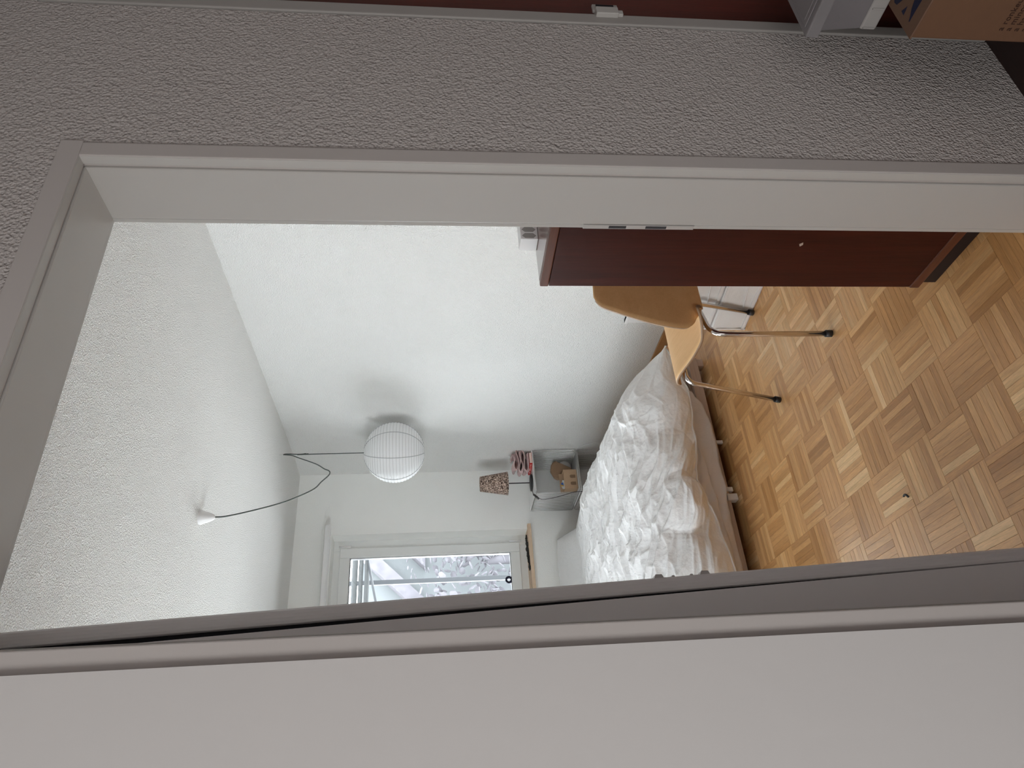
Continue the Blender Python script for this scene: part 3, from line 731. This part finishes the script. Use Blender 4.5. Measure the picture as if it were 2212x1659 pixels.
tag(obj('mattress', bm, 'sheet', bevel=0.03, seg=4), 'white mattress on the low bed frame', 'mattress')

def interp(x, pts):
    if x <= pts[0][0]: return pts[0][1]
    for (a, va), (b, vb) in zip(pts, pts[1:]):
        if x <= b:
            t = (x-a)/(b-a); t = t*t*(3-2*t); return va+(vb-va)*t
    return pts[-1][1]
def N3(x, y, z=0.0): return mnoise.noise(Vector((x, y, z)))
def ridge(x, y, z=0.0): return 1-abs(N3(x, y, z))*2.2

# sheet hanging over the foot end of the mattress, with a second turned layer over it
def F21(x, y, z=0.0):
    d = mnoise.voronoi(Vector((x, y, z)))[0]; return d[1]-d[0]
def sheet():
    hem = [(0.45, 0.066), (1.18, 0.064), (1.26, 0.052), (1.55, 0.048), (1.68, 0.062), (1.74, 0.10), (1.80, 0.150), (1.99, 0.165)]
    mid = [(0.45, 0.085), (0.90, 0.095), (1.16, 0.112), (1.35, 0.125), (1.50, 0.142), (1.70, 0.165), (1.99, 0.20)]
    o_all = []
    for layer in (0, 1):
        nx, nz = 260, 26; bm = B(); rows = []; XE = BX1-0.022
        for i in range(nx+1):
            x = BX0-0.01+(XE+0.01-BX0)*i/nx
            zb = interp(x, hem if layer == 0 else mid)+0.005*N3(x*9, 3.3+layer); zt = 0.276+layer*0.004-0.10*max(0.0, (x-XE+0.07)/0.07)**2
            row = []
            for k in range(nz+1):
                t = k/nz; z = zb+(zt-zb)*t
                y = BY0-0.007-layer*0.010-0.010*(1-t)-0.009*ridge(x*7+z*9, z*3, 4+layer)*(1-t*0.5)-0.005*N3(x*26+z*12, z*8)
                y -= 0.010*max(0, 0.5-abs(N3(x*2.0+z*11, 7.7+layer)*3))*(1-t)
                y += 0.004*F21(x*9+z*20, z*9)
                if t > 0.90: y += 0.03*(t-0.90)/0.10
                if x > BX1-0.04: y += 0.05*((x-BX1+0.04)/0.05)**2
                row.append(bm.verts.new((x, y, z)))
            for k in range(1, 5): row.append(bm.verts.new((x, BY0+0.03+k*0.03, zt+0.002)))
            rows.append(row)
        for a, b in zip(rows, rows[1:]):
            for k in range(len(a)-1): f = bm.faces.new((a[k], a[k+1], b[k+1], b[k])); f.smooth = True
        if layer == 0:
            root = obj('bed_sheet', bm, 'sheet', solid=0.003)
            tag(root, 'crumpled white sheet hanging over the foot end below the duvet', 'bed sheet')
        else:
            obj('turned_hem', bm, 'sheet', root, solid=0.009)
sheet()

# duvet
def duvet():
    nx, nv = 560, 500; bm = B(); rows = []
    X0_, X1_ = 0.42, 2.035
    hem = [(0.42, 0.10), (0.88, 0.122), (1.05, 0.150), (1.18, 0.178), (1.25, 0.196), (1.30, 0.186), (1.38, 0.180), (1.50, 0.165), (1.62, 0.150), (1.76, 0.140), (1.85, 0.150), (2.03, 0.19)]
    V0 = 0.24
    for j in range(nv+1):
        v = j/nv; row = []
        for i in range(nx+1):
            x = X0_+(X1_-X0_)*i/nx
            hz = interp(x, hem)+0.005*N3(x*14, 1.1)
            side = x*4.2
            if v < V0:
                t = v/V0
                ang = t*PI/2
                z = hz + (0.395-hz)*(1-(1-t)**1.55)
                y = 2.868 + 0.177*t**2.2 - 0.020*math.sin(PI*min(1, t*1.3))
            else:
                t = (v-V0)/(1-V0); y = 3.045+t*1.79; z = 0.395+0.030*math.sin(PI*min(1, t*1.35))**0.6 - 0.010*t
            fx = (X1_-x)
            if v >= V0 and t > 0.80: z -= 0.05*((t-0.80)/0.20)**2
            z += 0.016*N3(x*3.1, y*2.6, 2.0) + 0.010*N3(x*6.0, y*5.5, 9.0)
            fr_ = max(0.0, 1-max(0, v-0.05)/0.30) if v > 0.05 else 1.0
            if fr_ > 0:
                d = 0.022*N3(x*4.0+2, z*6.0, 5.0) + 0.012*N3(x*8, z*12, 1.0)
                for cx, cz, rx, rz, h, k_ in ((1.17, 0.275, 0.135, 0.100, 0.060, 0.9), (1.40, 0.28, 0.13, 0.10, 0.034, 1.1), (1.64, 0.25, 0.15, 0.11, 0.036, 1.1), (0.86, 0.24, 0.16, 0.12, 0.02, 1.2)):
                    q = ((x-cx)/rx)**2+((z-cz)/rz)**2
                    if q < 1: d += h*(1-q)**k_
                # the fold lines between the bulges
                d -= 0.020*max(0.0, 1-abs(x-1.275-0.10*(z-0.2))/0.035)*max(0, 1-abs(z-0.24)/0.12)
                d -= 0.016*max(0.0, 1-abs(x-1.03-0.35*(z-0.3))/0.03)*max(0, 1-abs(z-0.28)/0.10)
                y -= d*fr_
            s = 0.0
            if fx < 0.36:
                s = (0.36-fx)/0.36
                zs = 0.190+0.015*N3(y*4, 3.0)
                z = z+(zs-z)*(s**2.4)
                if y < 3.05: y += 0.05*s**3*(1 if v < V0 else max(0, (3.05-y)/0.07))
            # sharp creases: cell borders in a stretched, warped domain
            sa = (v/V0)*0.36 if v < V0 else 0.36+(y-3.045)
            wx = x+0.07*N3(x*2.5, sa*2.5, 1.5); wy = sa+0.07*N3(x*2.5, sa*2.5, 8.5)
            u1 = wy+wx*0.30; w1 = wx-0.20*wy
            rt = max(0.0, min(1.0, (x-1.35)/0.45))      # towards the right the creases lose their direction
            f3 = F21(wx*30, wy*34, 2.0); wr = 0.0014*max(0.0, 0.35-f3)/0.35
            if rt < 1:          # long creases running across the bed
                f1 = F21(w1*2.6, u1*12.5, 0.0); f2 = F21(w1*5.5+3, u1*24, 4.0); f4 = F21(w1*9+3, u1*30, 6.0)
                wr += (1-rt)*(0.040*(max(0.0, 0.5-f1)/0.5)**1.3 + 0.019*max(0.0, 0.42-f2)/0.42 + 0.005*max(0.0, 0.4-f4)/0.4)
            if rt > 0:
                f1 = F21(wx*4.2+9, wy*8.5, 1.0); f2 = F21(wx*8.5+3, wy*17, 5.0)
                wr += rt*(0.032*max(0.0, 0.42-f1)/0.42 + 0.015*max(0.0, 0.40-f2)/0.40)
            wr += 0.010*max(0.0, ridge(w1*3.2, u1*11, 0.3)-0.5)
            amp = 1.0 if v > 0.18 else (0.34+0.66*(v/0.18)**1.3)
            amp *= (0.55+0.45*max(0, min(1, (4.55-y)/0.5)))*(1-0.5*s)
            if v < V0:
                tt = v/V0
                y -= wr*amp*(1-tt)*0.8; z += wr*amp*tt
            else: z += wr*amp
            row.append(bm.verts.new((x, y, z)))
        rows.append(row)
    for a, b in zip(rows, rows[1:]):
        for k in range(nx): f = bm.faces.new((a[k], a[k+1], b[k+1], b[k])); f.smooth = True
    hp = [Vector(v_.co) for v_ in rows[0][::6]]
    o = obj('duvet', bm, 'duvet')
    bm = B(); tube(bm, [p+Vector((0, -0.003, 0.001)) for p in hp], 0.0042, 6); obj('hem_piping', bm, 'duvet', o)
    s = o.modifiers.new('s', 'SOLIDIFY'); s.thickness = 0.007; s.offset = -1
    tag(o, 'rumpled white duvet heaped over the whole bed', 'duvet')
duvet()

# pillow against the window wall
def pillow():
    bm = B(); nx, ny = 36, 26; top = []; bot = []
    for s, arr in ((1, top), (-1, bot)):
        for j in range(ny+1):
            r = []
            for i in range(nx+1):
                u, v = -1+2*i/nx, -1+2*j/ny
                h = (max(0, 1-abs(u)**2.6)*max(0, 1-abs(v)**2.6))**0.55
                r.append(bm.verts.new((u*0.36, v*0.21, s*h*0.072+0.004*N3(u*4, v*4, s))))
            arr.append(r)
        for a, b in zip(arr, arr[1:]):
            for k in range(nx): f = bm.faces.new((a[k], a[k+1], b[k+1], b[k])); f.smooth = True
    bmesh.ops.remove_doubles(bm, verts=bm.verts, dist=0.002)
    o = obj('pillow', bm, 'duvet'); o.location = (1.42, 4.80, 0.385); o.rotation_euler = (math.radians(28), 0, math.radians(2))
    tag(o, 'white pillow at the head of the bed under the window', 'pillow')
pillow()

# ------------------------------------------------------------------ wire cube shelves
def wire_cube(z0, label, n_top=True):
    S_, D, H = 0.335, 0.335, 0.322
    t = thing('wire_cube_shelf', (2.010, 4.685, z0), label, 'shelf', 'stacked zinc wire cube shelves')
    NW = 17; r = 0.0023
    for x in (0.0, S_):
        bm = B()
        for k in range(NW):
            y = D*k/(NW-1)
            s = 1 if x == 0 else -1
            tube(bm, [(x+s*0.02, y, 0.004), (x+s*0.006, y, 0.006), (x, y, 0.014), (x, y, H-0.014), (x+s*0.006, y, H-0.006), (x+s*0.02, y, H-0.004)], r, 5)
        obj('side_grid', bm, 'steel', t)
    for z, nm in ((0.004, 'bottom_grid'), (H-0.004, 'top_grid')):
        bm = B()
        for k in range(NW):
            y = D*k/(NW-1); tube(bm, [(0.018, y, z), (S_-0.018, y, z)], r, 5)
        obj(nm, bm, 'steel', t)
    bm = B(); R = 0.0028
    for y in (0.0, D):
        c = 0.012
        loop = [(c, y, 0.0), (S_-c, y, 0.0), (S_, y, c), (S_, y, H-c), (S_-c, y, H), (c, y, H), (0, y, H-c), (0, y, c), (c, y, 0)]
        tube(bm, loop, R, 6, cap=False)
    for x, z in ((0.03, 0.008), (S_-0.03, 0.008), (0.03, H-0.008), (S_-0.03, H-0.008)): tube(bm, [(x, 0, z), (x, D, z)], R, 6)
    obj('rim_rod', bm, 'steel', t)
    return t
wire_cube(0.003, 'lower zinc wire cube shelf, half hidden behind the duvet')
wire_cube(0.332, 'upper zinc wire cube shelf holding the cardboard boxes')
o = obj('shelf_top', boxes(((2.008, 4.683, 0.6555), (2.349, 5.022, 0.6590))), 'white_plastic', bevel=0.001)
tag(o, 'thin white board lying on the wire cubes', 'board')
ZT = 0.6592
# table lamp
tl = thing('table_lamp', (2.142, 4.800, ZT), 'small table lamp with a leopard print shade on the wire cubes', 'lamp')
bm = B(); lathe(bm, [(0.0, 0), (0.062, 0.0), (0.064, 0.004), (0.062, 0.012), (0.02, 0.017), (0.0, 0.018)], 36); obj('base', bm, 'black', tl)
bm = B(); tube(bm, [(0, 0, 0.012), (0, 0, 0.23)], 0.0042, 10); obj('stem', bm, 'black', tl)
bm = B(); lathe(bm, [(0.084, 0.180), (0.053, 0.382)], 48); obj('lamp_shade', bm, 'leopard', tl, solid=0.002)
bm = B(); lathe(bm, [(0.0, 0.2), (0.014, 0.2), (0.014, 0.245), (0.0, 0.25)], 16); lathe(bm, [(0.0, 0.245), (0.012, 0.25), (0.022, 0.28), (0.018, 0.30), (0, 0.31)], 16); obj('bulb_holder', bm, 'black', tl)
bm = B(); tube(bm, spline([(-0.06, -0.01, 0.004), (-0.135, -0.09, 0.012), (-0.151, -0.125, 0.012), (-0.168, -0.14, -0.010)], 5), 0.0022, 6)
tube(bm, spline([(-0.184, -0.143, -0.018), (-0.192, -0.140, -0.05), (-0.181, -0.140, -0.125), (-0.165, -0.140, -0.193), (-0.143, -0.142, -0.278), (-0.139, -0.143, -0.366), (-0.12, -0.15, -0.50)], 6), 0.0022, 6)
obj('power_cable', bm, 'black', tl)
bm = B(); tube(bm, [(-0.148, -0.132, 0.016), (-0.187, -0.143, -0.016)], 0.0075, 10, radii=[0.0075, 0.0075]); obj('cord_switch', bm, 'black', tl)

# book and folded cloth
bk = thing('book', (2.248, 4.688, ZT), 'red paperback lying under the pink cloth', 'book', rotz=0.0)
def rot2(p, a): return (p[0]*math.cos(a)-p[1]*math.sin(a), p[0]*math.sin(a)+p[1]*math.cos(a))
def quadp(a, L, Wb, i=0.0): return [rot2(p, a) for p in ((i, 0+i), (L-i, i), (L-i, Wb), (i, Wb))]
A_ = math.radians(10)
def bookpart(nm, x0, x1, y0, y1, z0, z1, mat):
    bm = B(); prism(bm, [rot2(p, A_) for p in ((x0, y0), (x1, y0), (x1, y1), (x0, y1))], z0, z1); return obj(nm, bm, mat, bk, bevel=0.0005)
bookpart('pages', 0.003, 0.094, 0.002, 0.148, 0.0012, 0.0188, 'pages')
bookpart('cover', 0.0, 0.097, 0.0, 0.150, 0.0, 0.0012, 'red'); bookpart('cover', 0.0, 0.097, 0.0, 0.150, 0.0188, 0.020, 'red')
s_ = bookpart('spine', -0.0025, 0.0015, 0.0, 0.150, 0.0, 0.020, 'red')
bm = B()
for k, (a, b) in enumerate(((0.012, 0.036), (0.044, 0.050), (0.060, 0.095), (0.110, 0.125))):
    prism(bm, [rot2(p, A_) for p in ((-0.0032, a), (-0.0024, a), (-0.0024, b), (-0.0032, b))], 0.008, 0.012)
obj('spine_print', bm, 'pages', s_)

def cloth():
    bm = B()
    path = [(0.060, 0.004), (0.0, 0.006), (-0.060, 0.010), (-0.080, 0.022), (-0.055, 0.036), (0.0, 0.028), (0.055, 0.026), (0.082, 0.040), (0.055, 0.056), (0.0, 0.046), (-0.040, 0.046), (-0.088, 0.062), (-0.078, 0.080),
            (-0.02, 0.066), (0.035, 0.062), (0.085, 0.078), (0.068, 0.096), (0.015, 0.084), (-0.035, 0.086), (-0.070, 0.104), (-0.030, 0.116), (0.02, 0.102), (0.055, 0.114), (0.030, 0.128)]
    sp = spline([(x, 0, z) for x, z in path], 6); m = 16; g = []
    for i, p in enumerate(sp):
        row = []
        for k in range(m+1):
            t = k/m; y = -0.055+0.125*t
            row.append(bm.verts.new((p.x*(1-0.15*t)+0.010*N3(i*0.08, t*2.5, 1)+0.012*t, y+0.012*N3(i*0.06, 2.0, 3.0)+0.004*math.sin(i*0.5), p.z+0.016*N3(i*0.05, t*2.2, 7)+0.006*math.sin(t*7+i*0.04))))
        g.append(row)
    for p, q in zip(g, g[1:]):
        for k in range(m): f = bm.faces.new((p[k], p[k+1], q[k+1], q[k])); f.smooth = True
    o = obj('folded_cloth', bm, 'pink', solid=0.007); o.location = (2.272, 4.745, ZT+0.0245)
    tag(o, 'dusty pink crumpled cloth lying on the red book', 'cloth')
cloth()

# things in the upper cube
ZS = 0.3385
bx = thing('small_cardboard_box', (2.052, 4.715, ZS), 'small open cardboard box with finger holes in the wire cube', 'box')
Lb, Db, Hb = 0.150, 0.080, 0.098
bm = B()
vbox(bm, (0, 0, 0), (Lb, 0.003, Hb)); vbox(bm, (0, Db-0.003, 0), (Lb, Db, Hb+0.02)); vbox(bm, (0, 0.003, 0), (0.003, Db-0.003, Hb)); vbox(bm, (Lb-0.003, 0.003, 0), (Lb, Db-0.003, Hb)); vbox(bm, (0.003, 0.003, 0), (Lb-0.003, Db-0.003, 0.003))
obj('walls', bm, 'cardboard', bx, bevel=0.001)
for x in (0.040, 0.095):
    bm = B(); prism(bm, [(x-0.012, 0.012), (x+0.012, 0.012), (x+0.013, 0.042), (x+0.008, 0.052), (x-0.008, 0.052), (x-0.013, 0.042)], 0, 0.0012)
    for v in bm.verts: v.co = Vector((v.co.x, -0.0002-v.co.z*0.5, v.co.y))
    obj('finger_dent', bm, 'card_dent', bx)
bm = B(); prism(bm, [(0.0, 0), (0.020, 0.002), (0.014, 0.028), (0.002, 0.018)], 0, 0.002)
for v in bm.verts: v.co = Vector((0.03+v.co.x, 0.03+v.co.z, 0.085+v.co.y))
p_ = thing('wrapper', (2.06, 4.74, ZS+0.003), 'white blue and yellow wrapper sticking out of the small cardboard box', 'packet')
def wrap(nm, pts, mat, dx, y):
    bm = B(); prism(bm, pts, 0, 0.003)
    for v in bm.verts: v.co = Vector((v.co.x+dx, y+v.co.z, v.co.y))
    obj(nm, bm, mat, p_)
wrap('white_film', [(0, 0), (0.045, 0), (0.075, 0.10), (0.03, 0.112), (0.005, 0.105)], 'white_plastic', 0.0, 0.010)
wrap('blue_patch', [(0.030, 0.095), (0.055, 0.098), (0.048, 0.114), (0.036, 0.112)], 'blue', 0.0, 0.006)
wrap('yellow_patch', [(0.022, 0.098), (0.032, 0.098), (0.034, 0.118), (0.027, 0.116)], 'yellow', 0.0, 0.004)
# tan bag behind
bm = B()
poly = [(2.205, 0.339), (2.243, 0.339), (2.268, 0.370), (2.318, 0.462), (2.312, 0.486), (2.285, 0.502), (2.235, 0.511), (2.185, 0.488), (2.168, 0.462), (2.176, 0.400)]
prism(bm, poly, 0, 0.030)
for v in bm.verts: v.co = Vector((v.co.x-2.205, v.co.z, v.co.y-0.339))
o = obj('tan_case', bm, 'tan', bevel=0.008, seg=3); o.location = (2.205, 4.806, 0.3400)
tag(o, 'tan rounded case leaning behind the small cardboard box', 'case')
bm = B(); lathe(bm, [(0.0, -0.030), (0.038, -0.030), (0.050, -0.022), (0.054, 0.0), (0.050, 0.022), (0.038, 0.030), (0.0, 0.030)], 36)
for v in bm.verts: v.co = Vector((v.co.x, v.co.z, v.co.y))
o = obj('round_tin', bm, 'white_plastic'); o.location = (2.283, 4.872, 0.3945)
tag(o, 'white round container standing at the back of the wire cube', 'container')

# loose cables beside the shelf
bm = B(); tube(bm, spline([(2.338, 4.71, 0.332), (2.348, 4.66, 0.318), (2.350, 4.63, 0.28), (2.350, 4.585, 0.204), (2.350, 4.61, 0.12), (2.345, 4.64, 0.02)], 6), 0.0022, 6)
tag(obj('white_cable', bm, 'white_plastic'), 'thin white cable hanging down the wall beside the wire cubes', 'cable')
bm = B(); tube(bm, spline([(2.338, 4.42, 0.015), (2.338, 4.45, 0.10), (2.338, 4.52, 0.143), (2.338, 4.58, 0.145), (2.335, 4.655, 0.11), (2.33, 4.67, 0.01)], 6), 0.0028, 6)
tag(obj('black_cable', bm, 'black'), 'black cable looping up from behind the duvet', 'cable')

# ------------------------------------------------------------------ pendant lamp
pd = thing('pendant_lamp', (2.142, 4.255, 0), 'white round paper lantern hanging by a swagged cord near the right wall', 'pendant lamp')
LC = Vector((2.140, 4.255, 1.627)); LR = 0.196
def lantern():
    off = Vector((2.142, 4.255, 0)); c = LC-off
    NR = 26; prof = []
    for k in range(NR*4+1):
        a = -PI/2+0.20+(PI-0.40)*k/(NR*4)
        s = abs(math.sin(PI*k/4)); r = LR*(1.0-0.0)+0.0; bul = 0.0034*(s-0.6)
        prof.append(((r+bul)*math.cos(a), (r+bul)*math.sin(a)))
    bm = B(); lathe(bm, prof, 72, c)
    sh = obj('lamp_shade', bm, 'paper', pd)
    for k in range(7):
        a0 = 4.07+k*2*PI/7; bm = B()
        pts = [(c.x+(LR+0.0012)*math.cos(t)*math.cos(a0), c.y+(LR+0.0012)*math.cos(t)*math.sin(a0), c.z+(LR+0.0012)*math.sin(t)) for t in [-PI/2+0.22+(PI-0.44)*i/30 for i in range(31)]]
        tube(bm, pts, 0.0024, 5); obj('paper_seam', bm, 'seam', sh)
    bm = B()
    for k in range(NR+1):
        a = -PI/2+0.20+(PI-0.40)*k/NR; r = LR*math.cos(a)-0.0006; z = c.z+LR*math.sin(a)
        tube(bm, [(c.x+r*math.cos(t), c.y+r*math.sin(t), z) for t in [2*PI*i/48 for i in range(49)]], 0.0009, 4, cap=False)
    o = obj('wire_ribs', bm, 'steel', sh); o['kind'] = 'stuff'
    bm = B(); lathe(bm, [(0, 0), (0.016, 0), (0.018, -0.05), (0.013, -0.055), (0, -0.055)], 16, (0, 0, 1.80)); lathe(bm, [(0, 0), (0.012, -0.002), (0.028, -0.05), (0.024, -0.08), (0, -0.09)], 18, (0, 0, 1.745))
    obj('bulb_holder', bm, 'white_plastic', pd)
    cord = [(1.207, 2.969, 2.296), (1.214, 2.980, 2.252), (1.262, 3.045, 2.168), (1.334, 3.143, 2.075), (1.410, 3.248, 2.018), (1.509, 3.384, 1.968), (1.608, 3.520, 1.958), (1.690, 3.632, 1.946),
            (1.745, 3.707, 1.946), (1.789, 3.767, 1.962), (1.824, 3.816, 1.995), (1.925, 3.955, 2.071), (2.064, 4.146, 2.217), (2.114, 4.213, 2.270), (2.136, 4.245, 2.322), (2.142, 4.255, 2.332), (2.150, 4.262, 2.318),
            (2.140, 4.250, 2.26), (2.138, 4.250, 2.20), (2.141, 4.254, 2.10), (2.142, 4.255, 1.80)]
    pts = [p-off for p in spline(cord, 5)]
    bm = B(); tube(bm, pts, 0.0032, 7)
    tube(bm, [p-off for p in spline([(2.142, 4.255, 2.332), (2.155, 4.272, 2.30), (2.150, 4.268, 2.27), (2.140, 4.25, 2.225), (2.143, 4.247, 2.19)], 6)], 0.0032, 6)
    tube(bm, [p-off for p in spline([(2.138, 4.25, 2.245), (2.140, 4.252, 2.215), (2.141, 4.25, 2.175)], 5)], 0.0048, 6)
    obj('cord', bm, 'cord', pd)
    bm = B(); lathe(bm, [(0.030, 2.3585), (0.031, 2.352), (0.027, 2.342), (0.021, 2.320), (0.013, 2.302), (0.006, 2.294), (0.0, 2.294)], 28, (1.207-off.x, 2.969-off.y, 0))
    obj('ceiling_rose', bm, 'white_plastic', pd)
    bm = B(); tube(bm, [Vector(p)-off for p in ((2.142, 4.255, ZC+0.004), (2.142, 4.255, 2.345), (2.150, 4.262, 2.335), (2.142, 4.255, 2.324), (2.135, 4.25, 2.334))], 0.0014, 6)
    obj('ceiling_hook', bm, 'steel', pd)
lantern()

# ------------------------------------------------------------------ stack of boxes in the hall
KX, KY, KZ = 1.310, 0.790, 0.3946
cb = thing('cardboard_box', (KX, KY, 0), 'large brown cardboard box on the hall floor with printed lid', 'box')
BWd, BDp = 0.62, 0.50
obj('box_body', boxes(((0.002, -BDp, 0), (BWd, -0.002, KZ-0.004))), 'card_hall', cb, bevel=0.003)
bm = B(); prism(bm, [(0.0, 0.0), (BWd, 0.0), (BWd, -BDp), (0.0, -BDp), (0.0, -0.012)], KZ-0.004, KZ)
obj('top_flap', bm, 'card_top', cb, bevel=0.0012)
for k_, poly in enumerate(([(1.6238, 0.9081), (1.6128, 0.8897), (1.61, 0.8992), (1.6084, 0.9096)],
             [(1.5745, 0.8523), (1.5997, 0.8668), (1.5929, 0.883), (1.5819, 0.8981), (1.5772, 0.9072), (1.5745, 0.905), (1.5755, 0.8825)],
             [(1.6722, 0.9085), (1.6671, 0.9119), (1.654, 0.91), (1.6423, 0.8913), (1.68, 0.86)])):
    bm = B(); prism(bm, [(x*0.8504-KX, y*0.8504-KY) for x, y in poly], KZ, KZ+0.0005)
    obj('logo_print', bm, 'ink_blue', cb)
for i, line in enumerate(('a ronkeund', 'a minoteur', 'a haoundr', 'a okenhor', 'a pinoule', 'a mendoir')):
    cu = bpy.data.curves.new('print_line', 'FONT'); cu.body = line; cu.size = 0.0175; cu.extrude = 0.0002; cu.space_character = 1.05
    tmp = bpy.data.objects.new('tmp', cu); C.objects.link(tmp)
    me = bpy.data.meshes.new_from_object(tmp.evaluated_get(bpy.context.evaluated_depsgraph_get()))
    bpy.data.objects.remove(tmp); me.materials.clear(); me.materials.append(M['ink_brown'])
    o = bpy.data.objects.new('print_line', me); C.objects.link(o)
    o.parent = cb; o.location = (0.0012, -0.026, 0.2065-i*0.0168); o.rotation_euler = (PI/2, 0, -PI/2)

ty = thing('drawer_tray', (1.431, 0.846, KZ), 'white ribbed plastic tray lying across the cardboard box', 'tray')
bm = boxes(((0, -0.50, 0.0006), (0.45, 0, 0.0375)))
obj('tray_body', bm, 'tray_plastic', ty, bevel=0.005, seg=3)
for k in range(11):
    y = -0.004-k*0.043
    obj('rib', boxes(((-0.0035, y-0.0035, 0.006), (0.0, y, 0.033))), 'tray_plastic', ty, bevel=0.001)
bn = thing('storage_bin', (1.431, 0.846, KZ+0.0378), 'frosted clear plastic bin with lid on the white tray', 'storage box')
bm = B()
a = [bm.verts.new(p) for p in ((0.004, -0.48, 0), (0.44, -0.48, 0), (0.44, -0.003, 0), (0.004, -0.003, 0))]
b = [bm.verts.new(p) for p in ((-0.010, -0.49, 0.105), (0.455, -0.49, 0.105), (0.455, 0.0, 0.105), (-0.010, 0.0, 0.105))]
bm.faces.new(a[::-1]); [bm.faces.new((a[i], a[(i+1) % 4], b[(i+1) % 4], b[i])) for i in range(4)]
obj('bin_body', bm, 'bin', bn, solid=0.002)
bm = boxes(((-0.036, -0.50, 0.105), (0.47, 0.002, 0.134)))
obj('lid', bm, 'bin_lid', bn, bevel=0.003)
bm = boxes(((-0.020, -0.48, 0.1345), (0.45, -0.012, 0.137)), ((-0.010, -0.47, 0.137), (0.44, -0.022, 0.139)))
obj('lid_rim', bm, 'bin_lid', bn, bevel=0.001)
obj('contents', boxes(((0.02, -0.46, 0.003), (0.42, -0.02, 0.032))), 'tan', bn, bevel=0.004)

# small dark crumb on the parquet
bm = B(); tube(bm, spline([(0, 0, 0.003), (0.008, 0.004, 0.005), (0.012, 0.012, 0.004), (0.010, 0.020, 0.003)], 4), 0.003, 6, radii=None)
o = obj('leaf_scrap', bm, 'black'); o.location = (0.738, 1.826, 0.0004)
tag(o, 'tiny dark curled scrap lying on the parquet', 'debris')
